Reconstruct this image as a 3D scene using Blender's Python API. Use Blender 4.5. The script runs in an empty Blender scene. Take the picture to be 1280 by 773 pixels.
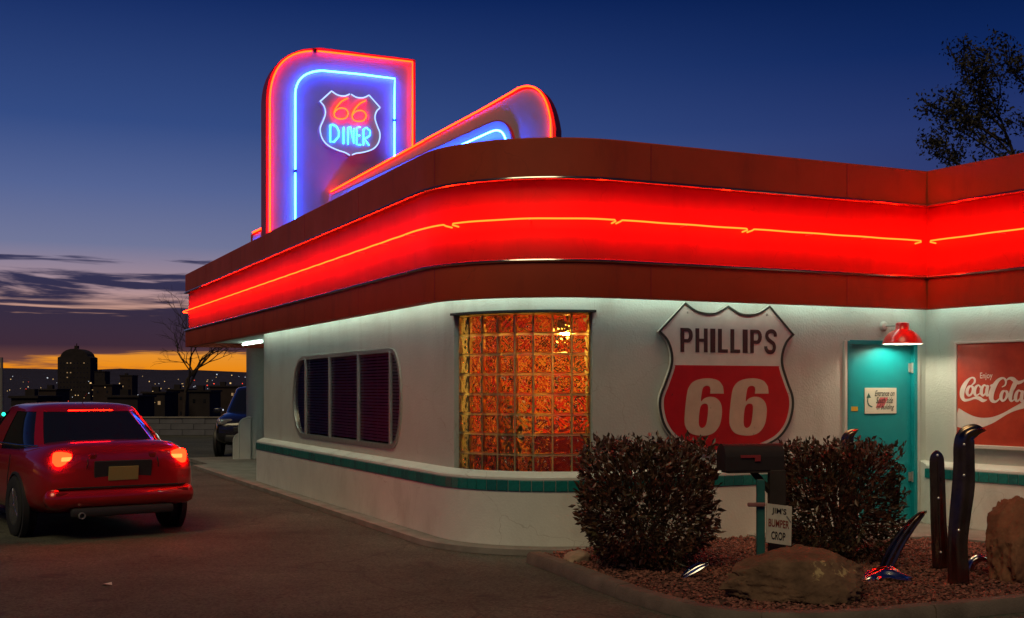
import bpy, bmesh, math, random
import numpy as np
from mathutils import Vector, Matrix
R_ = math.radians
random.seed(7)
scene = bpy.context.scene
COL = scene.collection

# ------------------------------------------------------------------ camera, world, street light stand-in, exposure
F, HZ, CX, EYE = 1490.0, 487.0, 640.0, 1.6
cam = bpy.data.cameras.new('camera'); camo = bpy.data.objects.new('camera', cam); COL.objects.link(camo)
camo.location = (0, 0, EYE); camo.rotation_euler = (R_(90), 0, 0)
cam.sensor_width = 36; cam.sensor_fit = 'HORIZONTAL'; cam.lens = 36 * F / 1280
cam.shift_y = (HZ - 386.5) / 1280; cam.clip_start = .1; cam.clip_end = 20000
scene.camera = camo

def s2l(c): return tuple(((v/255)/12.92 if v/255 <= .04045 else ((v/255+.055)/1.055)**2.4) for v in c)

def make_world():
    w = bpy.data.worlds.new('World'); scene.world = w; w.use_nodes = True
    nt = w.node_tree; N = nt.nodes; L = nt.links; N.clear()
    out = N.new('ShaderNodeOutputWorld'); bg = N.new('ShaderNodeBackground'); L.new(bg.outputs[0], out.inputs[0])
    tc = N.new('ShaderNodeTexCoord'); sep = N.new('ShaderNodeSeparateXYZ'); L.new(tc.outputs['Generated'], sep.inputs[0])
    def ramp(stops, src, interp='LINEAR'):
        r = N.new('ShaderNodeValToRGB'); r.color_ramp.interpolation = interp
        e = r.color_ramp.elements
        while len(e) < len(stops): e.new(.5)
        for i, (p, c) in enumerate(stops): e[i].position = p; e[i].color = (*c, 1)
        L.new(src, r.inputs[0]); return r
    def mth(op, a, b=None, clamp=False):
        m = N.new('ShaderNodeMath'); m.operation = op; m.use_clamp = clamp
        for i, v in enumerate((a, b)):
            if v is None: continue
            if isinstance(v, (int, float)): m.inputs[i].default_value = v
            else: L.new(v, m.inputs[i])
        return m.outputs[0]
    z = sep.outputs['Z']
    zn = mth('MULTIPLY', z, 2.0, True)     # 0..0.5 of elevation sine -> 0..1
    S = lambda *c: s2l(c)
    sunside = ramp([(0, S(205,100,15)), (.034, S(236,140,22)), (.062, S(232,150,50)), (.10, S(218,158,120)),
                    (.16, S(172,142,148)), (.23, S(112,118,152)), (.32, S(84,100,148)), (.42, S(52,76,132)), (.62, S(18,42,98)), (1, S(10,26,72))], zn)
    away = ramp([(0, S(62,46,66)), (.12, S(52,50,90)), (.28, S(44,54,106)), (.40, S(38,54,108)), (.52, S(14,38,92)), (.64, S(3,24,70)), (1, S(2,16,54))], zn)
    # horizontal direction against the place where the sun went down
    vm = N.new('ShaderNodeVectorMath'); vm.operation = 'DOT_PRODUCT'
    a = R_(-34); vm.inputs[1].default_value = (math.sin(a), math.cos(a), 0); L.new(tc.outputs['Generated'], vm.inputs[0])
    mr = N.new('ShaderNodeMapRange'); mr.interpolation_type = 'SMOOTHSTEP'
    mr.inputs[1].default_value = .50; mr.inputs[2].default_value = .985; L.new(vm.outputs['Value'], mr.inputs[0])
    mix = N.new('ShaderNodeMixRGB'); L.new(mr.outputs[0], mix.inputs[0]); L.new(away.outputs[0], mix.inputs[1]); L.new(sunside.outputs[0], mix.inputs[2])
    # streaky clouds low over the horizon
    az = mth('ARCTAN2', sep.outputs['X'], sep.outputs['Y'])
    cb = N.new('ShaderNodeCombineXYZ'); L.new(mth('MULTIPLY', az, 5.5), cb.inputs[0]); L.new(mth('MULTIPLY', z, 62), cb.inputs[1]); cb.inputs[2].default_value = 3.7
    no = N.new('ShaderNodeTexNoise'); no.inputs['Scale'].default_value = 1.0; no.inputs['Detail'].default_value = 6; no.inputs['Roughness'].default_value = .58
    no.inputs['Distortion'].default_value = .5
    L.new(cb.outputs[0], no.inputs['Vector'])
    g = lambda v: (v, v, v)
    bias = ramp([(0, g(.36)), (.030, g(.50)), (.052, g(.44)), (.066, g(.80)), (.112, g(.82)), (.132, g(.60)), (.185, g(.60)), (.21, g(.44)), (.25, g(.30)), (.32, g(0.0)), (1, g(0))], zn, 'LINEAR')
    dens = mth('ADD', no.outputs['Fac'], mth('SUBTRACT', bias.outputs[0], .5))
    mr2 = N.new('ShaderNodeMapRange'); mr2.interpolation_type = 'SMOOTHSTEP'; mr2.inputs[1].default_value = .50; mr2.inputs[2].default_value = .60; L.new(dens, mr2.inputs[0])
    ccol = ramp([(0, S(60,40,60)), (.05, S(96,60,62)), (.07, S(44,32,56)), (.12, S(38,34,60)), (.2, S(44,46,80)), (1, S(40,40,70))], zn)
    mix2 = N.new('ShaderNodeMixRGB'); L.new(mth('MULTIPLY', mr2.outputs[0], .97), mix2.inputs[0]); L.new(mix.outputs[0], mix2.inputs[1]); L.new(ccol.outputs[0], mix2.inputs[2])
    L.new(mix2.outputs[0], bg.inputs[0]); bg.inputs[1].default_value = 1.0
make_world()

sun = bpy.data.lights.new('sun', 'SUN'); suno = bpy.data.objects.new('sun', sun); COL.objects.link(suno)
sun.energy = .95; sun.angle = R_(30); sun.color = (1, .80, .44)  # soft lamp stands in for warm street lighting; the sun itself has set
suno.rotation_euler = Vector((.22, .62, -.78)).to_track_quat('-Z', 'Y').to_euler()

vs = scene.view_settings
vs.view_transform = 'Standard'; vs.look = 'None'; vs.exposure = 0; vs.gamma = 1
cy = scene.cycles if hasattr(scene, 'cycles') else None
scene.render.engine = 'CYCLES'
cy = scene.cycles
cy.use_denoising = True
try: cy.denoiser = 'OPENIMAGEDENOISE'
except Exception: pass
cy.max_bounces = 9; cy.transmission_bounces = 9; cy.transparent_max_bounces = 12; cy.glossy_bounces = 5; cy.diffuse_bounces = 3
cy.caustics_reflective = False; cy.caustics_refractive = False
cy.sample_clamp_indirect = 6.0; cy.use_light_tree = True

# ------------------------------------------------------------------ materials
MATS = {}
def mat(name, color, rough=.6, metal=0.0, var=0.0, vscale=6.0, bump=0.0, bscale=60.0, color2=None, coat=0.0, spec=.5, island=0.0, trans=0.0, ior=1.45, wear=None):
    if name in MATS: return MATS[name]
    m = bpy.data.materials.new(name); m.use_nodes = True; MATS[name] = m
    nt = m.node_tree; N = nt.nodes; L = nt.links; b = N['Principled BSDF']
    b.inputs['Base Color'].default_value = (*color, 1); b.inputs['Roughness'].default_value = rough; b.inputs['Metallic'].default_value = metal
    b.inputs['Coat Weight'].default_value = coat; b.inputs['Specular IOR Level'].default_value = spec
    b.inputs['Transmission Weight'].default_value = trans; b.inputs['IOR'].default_value = ior
    tc = N.new('ShaderNodeTexCoord')
    last = None
    if var > 0 or color2:
        n = N.new('ShaderNodeTexNoise'); n.inputs['Scale'].default_value = vscale; n.inputs['Detail'].default_value = 6; n.inputs['Roughness'].default_value = .62
        L.new(tc.outputs['Object'], n.inputs['Vector'])
        r = N.new('ShaderNodeValToRGB'); r.color_ramp.elements[0].position = .34; r.color_ramp.elements[1].position = .68
        c2 = color2 or tuple(max(0, c*(1-var)) for c in color)
        r.color_ramp.elements[0].color = (*c2, 1); r.color_ramp.elements[1].color = (*color, 1)
        L.new(n.outputs['Fac'], r.inputs[0]); last = r.outputs[0]
        mr = N.new('ShaderNodeMapRange'); mr.inputs[3].default_value = min(1, rough*1.15); mr.inputs[4].default_value = rough*.85
        L.new(n.outputs['Fac'], mr.inputs[0]); L.new(mr.outputs[0], b.inputs['Roughness'])
    if wear:
        wcol, wscale, thr = wear
        n2 = N.new('ShaderNodeTexNoise'); n2.inputs['Scale'].default_value = wscale; n2.inputs['Detail'].default_value = 8; n2.inputs['Roughness'].default_value = .7
        L.new(tc.outputs['Object'], n2.inputs['Vector'])
        r2 = N.new('ShaderNodeMapRange'); r2.inputs[1].default_value = thr; r2.inputs[2].default_value = thr+.03; L.new(n2.outputs['Fac'], r2.inputs[0])
        mx = N.new('ShaderNodeMixRGB'); L.new(r2.outputs[0], mx.inputs[0]); mx.inputs[2].default_value = (*wcol, 1)
        if last is None: mx.inputs[1].default_value = (*color, 1)
        else: L.new(last, mx.inputs[1])
        last = mx.outputs[0]
    if island > 0:
        ge = N.new('ShaderNodeNewGeometry'); hs = N.new('ShaderNodeHueSaturation')
        mp = N.new('ShaderNodeMapRange'); mp.inputs[3].default_value = 1-island; mp.inputs[4].default_value = 1+island
        L.new(ge.outputs['Random Per Island'], mp.inputs[0]); L.new(mp.outputs[0], hs.inputs['Value'])
        if last is None: hs.inputs['Color'].default_value = (*color, 1)
        else: L.new(last, hs.inputs['Color'])
        last = hs.outputs[0]
    if last is not None: L.new(last, b.inputs['Base Color'])
    if bump > 0:
        n3 = N.new('ShaderNodeTexNoise'); n3.inputs['Scale'].default_value = bscale; n3.inputs['Detail'].default_value = 5
        L.new(tc.outputs['Object'], n3.inputs['Vector'])
        bp = N.new('ShaderNodeBump'); bp.inputs['Strength'].default_value = bump; bp.inputs['Distance'].default_value = .02
        L.new(n3.outputs['Fac'], bp.inputs['Height']); L.new(bp.outputs[0], b.inputs['Normal'])
    return m

def emit(name, color, strength=1.0, sample=True):
    if name in MATS: return MATS[name]
    m = bpy.data.materials.new(name); m.use_nodes = True; MATS[name] = m
    nt = m.node_tree; nt.nodes.clear()
    e = nt.nodes.new('ShaderNodeEmission'); o = nt.nodes.new('ShaderNodeOutputMaterial'); nt.links.new(e.outputs[0], o.inputs[0])
    e.inputs[0].default_value = (*color, 1); e.inputs[1].default_value = strength
    m.cycles.emission_sampling = 'AUTO' if sample else 'NONE'
    return m

def window_glass(name, tint=(.75, .78, .8), rough=.02, amount=1.0):
    if name in MATS: return MATS[name]
    m = bpy.data.materials.new(name); m.use_nodes = True; MATS[name] = m
    nt = m.node_tree; N = nt.nodes; L = nt.links; N.clear()
    o = N.new('ShaderNodeOutputMaterial'); mx = N.new('ShaderNodeMixShader'); t = N.new('ShaderNodeBsdfTransparent'); g = N.new('ShaderNodeBsdfGlossy')
    fr = N.new('ShaderNodeFresnel'); fr.inputs[0].default_value = 1.30
    t.inputs[0].default_value = (*tint, 1); g.inputs['Roughness'].default_value = rough
    L.new(fr.outputs[0], mx.inputs[0]); L.new(t.outputs[0], mx.inputs[1]); L.new(g.outputs[0], mx.inputs[2]); L.new(mx.outputs[0], o.inputs[0])
    return m

def stain(m, col, amount=.55, thr=.55, sx=5.0, sz=.55):
    nt = m.node_tree; N = nt.nodes; L = nt.links; b = N['Principled BSDF']; old = b.inputs['Base Color'].links[0].from_socket
    tc = N.new('ShaderNodeTexCoord'); mp = N.new('ShaderNodeMapping'); mp.inputs['Scale'].default_value = (sx, sx, sz); L.new(tc.outputs['Object'], mp.inputs[0])
    n = N.new('ShaderNodeTexNoise'); n.inputs['Scale'].default_value = 1.0; n.inputs['Detail'].default_value = 8; n.inputs['Roughness'].default_value = .65; L.new(mp.outputs[0], n.inputs['Vector'])
    r = N.new('ShaderNodeMapRange'); r.inputs[1].default_value = thr; r.inputs[2].default_value = thr+.22; r.inputs[4].default_value = amount; L.new(n.outputs['Fac'], r.inputs[0])
    v = N.new('ShaderNodeTexVoronoi'); v.feature = 'DISTANCE_TO_EDGE'; v.inputs['Scale'].default_value = .8
    n2 = N.new('ShaderNodeTexNoise'); n2.inputs['Scale'].default_value = 3; n2.inputs['Detail'].default_value = 4; L.new(tc.outputs['Object'], n2.inputs['Vector'])
    ad = N.new('ShaderNodeMixRGB'); ad.blend_type = 'ADD'; ad.inputs[0].default_value = .35; L.new(tc.outputs['Object'], ad.inputs[1]); L.new(n2.outputs['Color'], ad.inputs[2]); L.new(ad.outputs[0], v.inputs['Vector'])
    cr = N.new('ShaderNodeMath'); cr.operation = 'LESS_THAN'; cr.inputs[1].default_value = .0022; L.new(v.outputs['Distance'], cr.inputs[0])
    cm = N.new('ShaderNodeMath'); cm.operation = 'MULTIPLY'; cm.inputs[1].default_value = .35; L.new(cr.outputs[0], cm.inputs[0])
    mxx = N.new('ShaderNodeMath'); mxx.operation = 'MAXIMUM'; L.new(r.outputs[0], mxx.inputs[0]); L.new(cm.outputs[0], mxx.inputs[1])
    mx = N.new('ShaderNodeMixRGB'); L.new(mxx.outputs[0], mx.inputs[0]); L.new(old, mx.inputs[1]); mx.inputs[2].default_value = (*col, 1); L.new(mx.outputs[0], b.inputs['Base Color'])
def asphalt():
    m = mat('asphalt', (.098, .100, .074), .85, var=.5, vscale=.55, bump=.5, bscale=120)
    nt = m.node_tree; N = nt.nodes; L = nt.links; b = N['Principled BSDF']
    tc = N.new('ShaderNodeTexCoord')
    old = b.inputs['Base Color'].links[0].from_socket
    v = N.new('ShaderNodeTexVoronoi'); v.inputs['Scale'].default_value = 55; L.new(tc.outputs['Object'], v.inputs['Vector'])
    hs = N.new('ShaderNodeMixRGB'); hs.blend_type = 'MULTIPLY'; hs.inputs[0].default_value = .75
    L.new(old, hs.inputs[1]); bw = N.new('ShaderNodeRGBToBW'); L.new(v.outputs['Color'], bw.inputs[0])
    mr = N.new('ShaderNodeMapRange'); mr.inputs[3].default_value = .3; mr.inputs[4].default_value = 1.9; L.new(bw.outputs[0], mr.inputs[0])
    L.new(mr.outputs[0], hs.inputs[2])
    # dark oil spots and tar repairs
    n = N.new('ShaderNodeTexNoise'); n.inputs['Scale'].default_value = 1.7; n.inputs['Detail'].default_value = 4; L.new(tc.outputs['Object'], n.inputs['Vector'])
    r = N.new('ShaderNodeMapRange'); r.inputs[1].default_value = .64; r.inputs[2].default_value = .74; L.new(n.outputs['Fac'], r.inputs[0])
    mx = N.new('ShaderNodeMixRGB'); L.new(r.outputs[0], mx.inputs[0]); L.new(hs.outputs[0], mx.inputs[1]); mx.inputs[2].default_value = (.03, .028, .026, 1)
    vc = N.new('ShaderNodeTexVoronoi'); vc.feature = 'DISTANCE_TO_EDGE'; vc.inputs['Scale'].default_value = .33
    nd = N.new('ShaderNodeTexNoise'); nd.inputs['Scale'].default_value = 1.4; nd.inputs['Detail'].default_value = 6; L.new(tc.outputs['Object'], nd.inputs['Vector'])
    ad = N.new('ShaderNodeMixRGB'); ad.blend_type = 'ADD'; ad.inputs[0].default_value = .6; L.new(tc.outputs['Object'], ad.inputs[1]); L.new(nd.outputs['Color'], ad.inputs[2]); L.new(ad.outputs[0], vc.inputs['Vector'])
    lt = N.new('ShaderNodeMapRange'); lt.inputs[1].default_value = .002; lt.inputs[2].default_value = .008; lt.inputs[3].default_value = .4; lt.inputs[4].default_value = 0; L.new(vc.outputs['Distance'], lt.inputs[0])
    mc = N.new('ShaderNodeMixRGB'); L.new(lt.outputs[0], mc.inputs[0]); L.new(mx.outputs[0], mc.inputs[1]); mc.inputs[2].default_value = (.02, .018, .016, 1)
    L.new(mc.outputs[0], b.inputs['Base Color'])
    return m

M = dict(
    stucco=mat('stucco', (.55, .56, .50), .8, var=.12, vscale=1.3, bump=.22, bscale=45),
    wains=mat('wainscot_stucco', (.74, .75, .68), .65, var=.12, vscale=1.8, bump=.15, bscale=50),
    redpaint=mat('fascia_red_paint', (.50, .060, .018), .62, var=.18, vscale=1.2, bump=.05, bscale=9),
    redpaint2=mat('fascia_band_red', (.60, .020, .012), .5, var=.16, vscale=1.5, bump=.04, bscale=7),
    chrome=mat('chrome', (.62, .60, .58), .16, 1.0, var=.25, vscale=9, bump=.05, bscale=14),
    steel=mat('brushed_steel', (.62, .62, .57), .32, .7, var=.2, vscale=20),
    darkchrome=mat('aged_chrome_warm_reflect', (.30, .21, .15), .22, 1.0, var=.45, vscale=5, bump=.10, bscale=8, wear=((.07, .045, .035), 9, .62)),  # brown base holds warm street and neon reflections; dark mottling is real wear
    teal=mat('teal_tile', (.012, .20, .185), .22, var=.3, vscale=30, spec=.6),
    teal2=mat('teal_tile_dark', (.012, .15, .15), .25, var=.3, vscale=30, spec=.6),
    grout=mat('grout', (.30, .32, .30), .9),
    mortar=mat('block_mortar', (1.0, .86, .50), .75, trans=.72, ior=1.04),
    asphalt=asphalt(),
    conc=mat('concrete', (.30, .27, .23), .85, var=.35, vscale=2.5, bump=.3, bscale=80),
    curb=mat('curb_concrete', (.17, .13, .10), .85, var=.4, vscale=4, bump=.35, bscale=60),
    roof=mat('roof_membrane', (.16, .15, .15), .9, var=.3, vscale=2),
    signface=mat('sign_face_paint', (.36, .31, .37), .5, var=.1, vscale=2),
    signrim=mat('sign_rim_red', (.36, .02, .03), .45, var=.15, vscale=3),
    signwhite=mat('sign_white', (.34, .33, .34), .5),
    doorpaint=mat('door_teal', (.005, .27, .30), .38, var=.15, vscale=2.2, bump=.03, bscale=10),
    white=mat('white_paint', (.62, .60, .54), .55, var=.1, vscale=4),
    black=mat('black_paint', (.015, .013, .012), .5),
    lettering=mat('shield_lettering', (.045, .02, .02), .5, wear=((.4, .3, .25), 26, .68)),
    shieldwhite=mat('shield_enamel_white', (.70, .64, .57), .35, var=.15, vscale=5, wear=((.10, .05, .03), 11, .70)),
    shieldred=mat('shield_enamel_red', (.52, .012, .015), .32, var=.2, vscale=4, wear=((.06, .015, .012), 10, .69)),
    shieldcream=mat('shield_enamel_cream', (.64, .47, .34), .35, var=.15, vscale=6, wear=((.05, .03, .02), 14, .665)),
    shieldrim=mat('shield_rim', (.03, .035, .03), .4),
    colared=mat('cola_red', (.50, .055, .022), .3, var=.3, vscale=3.5, coat=.3, color2=(.34, .025, .012)),
    colawhite=mat('cola_white', (.72, .64, .58), .4, var=.15, vscale=6),
    lampred=mat('lamp_red', (.55, .012, .012), .3, coat=.4),
    gravel=mat('gravel', (.185, .072, .05), .85, island=.65),
    rock=mat('boulder_rock', (.20, .11, .06), .9, var=.6, vscale=4, bump=1.0, bscale=16, wear=((.42, .30, .14), 2.6, .60)),
    rock2=mat('red_rock', (.30, .13, .065), .85, var=.5, vscale=3, bump=.9, bscale=8),
    palerock=mat('pale_rock', (.42, .30, .20), .85, var=.4, vscale=5, bump=.6, bscale=12),
    leaf=mat('bush_leaf', (.055, .05, .022), .38, island=.55, color2=(.10, .028, .018), vscale=2.5),
    stem=mat('bush_stem', (.07, .045, .03), .8),
    bark=mat('bark', (.05, .035, .028), .9, var=.4, vscale=8),
    treeleaf=mat('tree_leaf', (.026, .023, .012), .6, island=.5),
    mailbox=mat('mailbox_black', (.030, .020, .016), .62, var=.3, vscale=6),
    flag=mat('mailbox_flag', (.30, .03, .03), .5),
    tealpost=mat('teal_post', (.02, .13, .115), .6, var=.3, vscale=8),
    wood=mat('dark_wood', (.035, .022, .016), .75, var=.4, vscale=7),
    board=mat('sign_board', (.62, .56, .45), .6, var=.25, vscale=7, wear=((.25, .2, .14), 12, .68)),
    cartrailred=mat('car_paint_trail_red', (.42, .008, .01), .3, 0.25, coat=1.0),  # grey car; the red of its tail light trails is put into the paint
    carblack=mat('car_paint_black', (.016, .016, .022), .25, .1, coat=1.0),
    carglass=mat('car_glass', (.012, .014, .018), .05, spec=.8),
    rubber=mat('rubber', (.02, .02, .02), .8),
    plastic=mat('dark_plastic', (.03, .03, .03), .5),
    rim=mat('alloy_rim', (.6, .6, .6), .25, 1.0),
    lensdark=mat('lens_clear', (.5, .5, .5), .1, .6),
    plate=mat('licence_plate', (.36, .30, .10), .5),
    blind=mat('blind_slat', (.80, .64, .68), .45, var=.2, vscale=5),
    intred=mat('interior_red', (.80, .30, .05), .5, color2=(.42, .012, .008), vscale=7, wear=((.02, .006, .004), 9, .56)),
    intdark=mat('interior_dark', (.30, .05, .03), .6, color2=(.02, .008, .006), vscale=8),
    intwhite=mat('interior_ceiling', (.55, .38, .16), .6),
    intfloor=mat('interior_floor', (.05, .04, .035), .4),
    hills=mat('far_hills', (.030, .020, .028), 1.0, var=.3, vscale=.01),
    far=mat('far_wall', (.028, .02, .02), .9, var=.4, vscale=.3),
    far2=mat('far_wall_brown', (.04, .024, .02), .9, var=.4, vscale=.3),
    soffit=mat('soffit_white', (.62, .62, .56), .7),
    lowwall=mat('low_wall_block', (.16, .16, .19), .8, var=.25, vscale=2),
)
stain(M['stucco'], (.32, .27, .21), .42, .54, 2.2, .6); stain(M['wains'], (.30, .27, .21), .40, .52, 1.6, .9); stain(M['redpaint'], (.22, .03, .015), .6, .52, 3.0, .8); stain(M['redpaint2'], (.32, .012, .008), .5, .54, 3.0, .5)
NEON_R = emit('neon_red', (1.0, .0058, .0005), 82)
NEON_R2 = emit('neon_red_sign', (1.0, .013, .001), 28)
NEON_B2 = emit('neon_blue_fin', (.010, .075, 1.0), 120)
NEON_B = emit('neon_blue', (.012, .085, 1.0), 58)
NEON_W = emit('neon_white_blue', (.36, .52, 1.0), 1.9)
NEON_O = emit('neon_orange', (1.0, .0095, .001), 42)
NEON_C = emit('neon_cyan', (.018, .22, 1.0), 17)
FLUO = emit('fluorescent', (.68, 1.0, .86), 13)
BULB = emit('door_lamp_bulb', (1.0, .90, .66), 300)
WARM = emit('pendant_bulb', (1.0, .54, .085), 1000)
TAIL = emit('tail_lamp_lit', (1.0, .0022, .0004), 85)
TAILCORE = emit('tail_lamp_core', (1.0, .03, .006), 20)

def mosaic(name, cols, scale, rough=.5):
    m = mat(name, (.5, .2, .05), rough); nt = m.node_tree; N = nt.nodes; L = nt.links; b = N['Principled BSDF']
    tc = N.new('ShaderNodeTexCoord'); v = N.new('ShaderNodeTexVoronoi'); v.inputs['Scale'].default_value = scale; L.new(tc.outputs['Object'], v.inputs['Vector'])
    bw = N.new('ShaderNodeSeparateColor'); L.new(v.outputs['Color'], bw.inputs[0])
    r = N.new('ShaderNodeValToRGB'); r.color_ramp.interpolation = 'CONSTANT'; e = r.color_ramp.elements
    while len(e) < len(cols): e.new(.5)
    for i, c in enumerate(cols): e[i].position = i/len(cols); e[i].color = (*c, 1)
    L.new(bw.outputs[0], r.inputs[0]); L.new(r.outputs[0], b.inputs['Base Color']); return m
M['intred'] = mosaic('wall_refraction_patches', [(.62, .02, .01), (.02, .008, .005), (.78, .30, .05), (.50, .012, .01), (.80, .45, .10), (.03, .01, .006), (.66, .06, .02)], 5.5)  # colour patches stand in for neon and room lights refracted by the blocks
M['intdark'] = mosaic('dado_refraction_patches', [(.30, .02, .01), (.012, .006, .005), (.02, .01, .008), (.40, .12, .03), (.01, .006, .005)], 6)  # darker patches for the dim refracted bits in the lower rows
# ------------------------------------------------------------------ mesh helpers
def link(name, me, parent=None):
    o = bpy.data.objects.new(name, me); COL.objects.link(o)
    if parent is not None: adopt(o, parent)
    return o
def adopt(o, parent):
    o.parent = parent
    if parent.type == 'EMPTY':
        o.matrix_parent_inverse = parent.matrix_basis.inverted()
def thing(name, label, cat, loc=(0, 0, 0), group=None):
    o = bpy.data.objects.new(name, None); COL.objects.link(o); o.location = loc; o.empty_display_size = .2
    o.matrix_basis = Matrix.Translation(loc)
    tag(o, label, cat, group); return o
def tag(o, label=None, cat=None, group=None, kind=None):
    if label: o['label'] = label
    if cat: o['category'] = cat
    if group: o['group'] = group
    if kind: o['kind'] = kind
    return o
def mesh(name, v, f, m, parent=None, smooth=False, angle=35, fix=True, mats=None, mi=None):
    me = bpy.data.meshes.new(name); me.from_pydata([tuple(p) for p in v], [], [tuple(x) for x in f])
    if mats:
        for k in mats: me.materials.append(k)
        if mi is not None: me.polygons.foreach_set('material_index', mi)
    else: me.materials.append(m)
    if fix:
        bm = bmesh.new(); bm.from_mesh(me); bmesh.ops.recalc_face_normals(bm, faces=bm.faces); bm.to_mesh(me); bm.free()
    if smooth:
        me.polygons.foreach_set('use_smooth', [True]*len(me.polygons)); me.set_sharp_from_angle(angle=R_(angle))
    me.update()
    return link(name, me, parent)
def struct(o, kind='structure'): o['kind'] = kind; return o
class MB:
    """collects shapes of ONE part"""
    def __init__(s): s.v = []; s.f = []
    def add(s, v, f):
        n = len(s.v); s.v += [Vector(p) for p in v]; s.f += [tuple(i+n for i in x) for x in f]; return s
    def box(s, c, size, rot=None, bevel=0):
        c = Vector(c); h = [x/2 for x in size]
        if bevel:
            bm = bmesh.new(); bmesh.ops.create_cube(bm, size=1)
            bmesh.ops.scale(bm, vec=size, verts=bm.verts)
            bmesh.ops.bevel(bm, geom=bm.edges[:], offset=bevel, segments=2, affect='EDGES', profile=.5)
            bm.verts.index_update()
            v = [p.co.copy() for p in bm.verts]; f = [[q.index for q in x.verts] for x in bm.faces]; bm.free()
        else:
            v = [Vector((x*h[0], y*h[1], z*h[2])) for x in (-1, 1) for y in (-1, 1) for z in (-1, 1)]
            f = [(0,1,3,2), (4,6,7,5), (0,4,5,1), (2,3,7,6), (0,2,6,4), (1,5,7,3)]
        if rot is not None: v = [rot @ p for p in v]
        return s.add([p + c for p in v], f)
    def tube(s, pts, r, n=8, cap=True):
        v, f = tube_geo(pts, r, n, cap); return s.add(v, f)
    def lathe(s, prof, c, axis=Vector((0, 0, 1)), n=20, closed=False, caps=True):
        q = Vector((0, 0, 1)).rotation_difference(Vector(axis)); c = Vector(c); v = []; f = []
        for (r, z) in prof:
            for k in range(n):
                a = 2*math.pi*k/n; v.append(c + q @ Vector((r*math.cos(a), r*math.sin(a), z)))
        m = len(prof)
        for i in range(m if closed else m-1):
            j = (i+1) % m
            for k in range(n):
                f.append((i*n+k, i*n+(k+1) % n, j*n+(k+1) % n, j*n+k))
        if not closed and caps:
            f.append(tuple(range(n))); f.append(tuple(range((m-1)*n, m*n)))
        return s.add(v, f)
    def build(s, name, m, parent=None, smooth=False, angle=35, **k): return mesh(name, s.v, s.f, m, parent, smooth, angle, **k)
def tube_geo(pts, r, n=8, cap=True):
    pts = [Vector(p) for p in pts]; rs = r if isinstance(r, (list, tuple)) else [r]*len(pts)
    v = []; f = []; up = None
    for i, p in enumerate(pts):
        t = (pts[min(i+1, len(pts)-1)] - pts[max(i-1, 0)]).normalized()
        if up is None:
            up = Vector((0, 0, 1)) if abs(t.z) < .9 else Vector((1, 0, 0))
        up = (up - t*up.dot(t)).normalized(); b = t.cross(up)
        for k in range(n):
            a = 2*math.pi*k/n; v.append(p + (up*math.cos(a) + b*math.sin(a))*rs[i])
        if i:
            for k in range(n): f.append(((i-1)*n+k, (i-1)*n+(k+1) % n, i*n+(k+1) % n, i*n+k))
    if cap: f.append(tuple(range(n))); f.append(tuple(range((len(pts)-1)*n, len(pts)*n)))
    return v, f
def catmull(P, n=8, closed=False):
    P = [Vector(p) for p in P]; out = []; m = len(P)
    rng = range(m if closed else m-1)
    for i in rng:
        if closed: a, b, c, d = P[(i-1) % m], P[i], P[(i+1) % m], P[(i+2) % m]
        else: a, b, c, d = P[max(i-1, 0)], P[i], P[i+1], P[min(i+2, m-1)]
        for k in range(n):
            t = k/n
            out.append(.5*((2*b) + (c-a)*t + (2*a-5*b+4*c-d)*t*t + (3*b-a-3*c+d)*t**3))
    if not closed: out.append(P[-1])
    return out
def fill2d(loops):
    """2-D loops (outer first, then holes) -> verts, tris"""
    bm = bmesh.new(); es = []
    for lp in loops:
        vs_ = [bm.verts.new((p[0], p[1], 0)) for p in lp]
        for i in range(len(vs_)): es.append(bm.edges.new((vs_[i], vs_[(i+1) % len(vs_)])))
    bmesh.ops.triangle_fill(bm, use_beauty=True, edges=es)
    bm.verts.index_update()
    v = [(p.co.x, p.co.y) for p in bm.verts]; f = [tuple(q.index for q in x.verts) for x in bm.faces]; bm.free()
    return v, f

# ------------------------------------------------------------------ plan of the building
a1 = math.atan(690/F)
D1 = Vector((-math.sin(a1), math.cos(a1), 0)); D2 = Vector((math.cos(a1), math.sin(a1), 0))   # along the left wall (away), along the front wall (right)
NL = -D2.copy(); NF = -D1.copy()                                                              # outward normals: left wall, front wall
PL = Vector((-4.17, 20.03, 0)); I0 = Vector((4.726, 13.62, 0))
UZ = Vector((0, 0, 1))
# corner of the two planes: PL - t*D1 = I0 - q*D2
q = (I0 - PL).dot(D2); C0 = I0 - D2*q
LW = (PL - C0).dot(D1)                        # length of the left wall
LF = q                                        # length of the front wall
RAD = 1.2
a2 = math.atan(890/F); WD = Vector((math.sin(a2), -math.cos(a2), 0)); NW = Vector((-math.cos(a2), -math.sin(a2), 0))
class Frame:
    def __init__(s, o, u, n): s.o, s.u, s.n = o.copy(), u.copy(), n.copy()
    def at(s, u, z, off=0.0): return s.o + s.u*u + s.n*off + UZ*z
    def px(s, x, y, off=0.0):
        """point of the plane (shifted by off along its normal) seen along a photograph ray: its own u and z"""
        d = Vector(((x-CX)/F, 1, (HZ-y)/F)); o = s.o + s.n*off
        t = (o - Vector((0, 0, EYE))).dot(s.n) / d.dot(s.n)
        p = Vector((0, 0, EYE)) + d*t
        return (p - o).dot(s.u), p.z
FL = Frame(C0, D1, NL); FF = Frame(C0, D2, NF); FW = Frame(I0, WD, NW)
def gp(x, y, z=0.0):
    Y = F*(EYE-z)/(y-HZ); return Vector(((x-CX)/F*Y, Y, z))
def at(x, y, Y): return Vector(((x-CX)/F*Y, Y, EYE+(HZ-y)/F*Y))
ARC = C0 + D1*RAD + D2*RAD
OFF = .32
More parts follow.
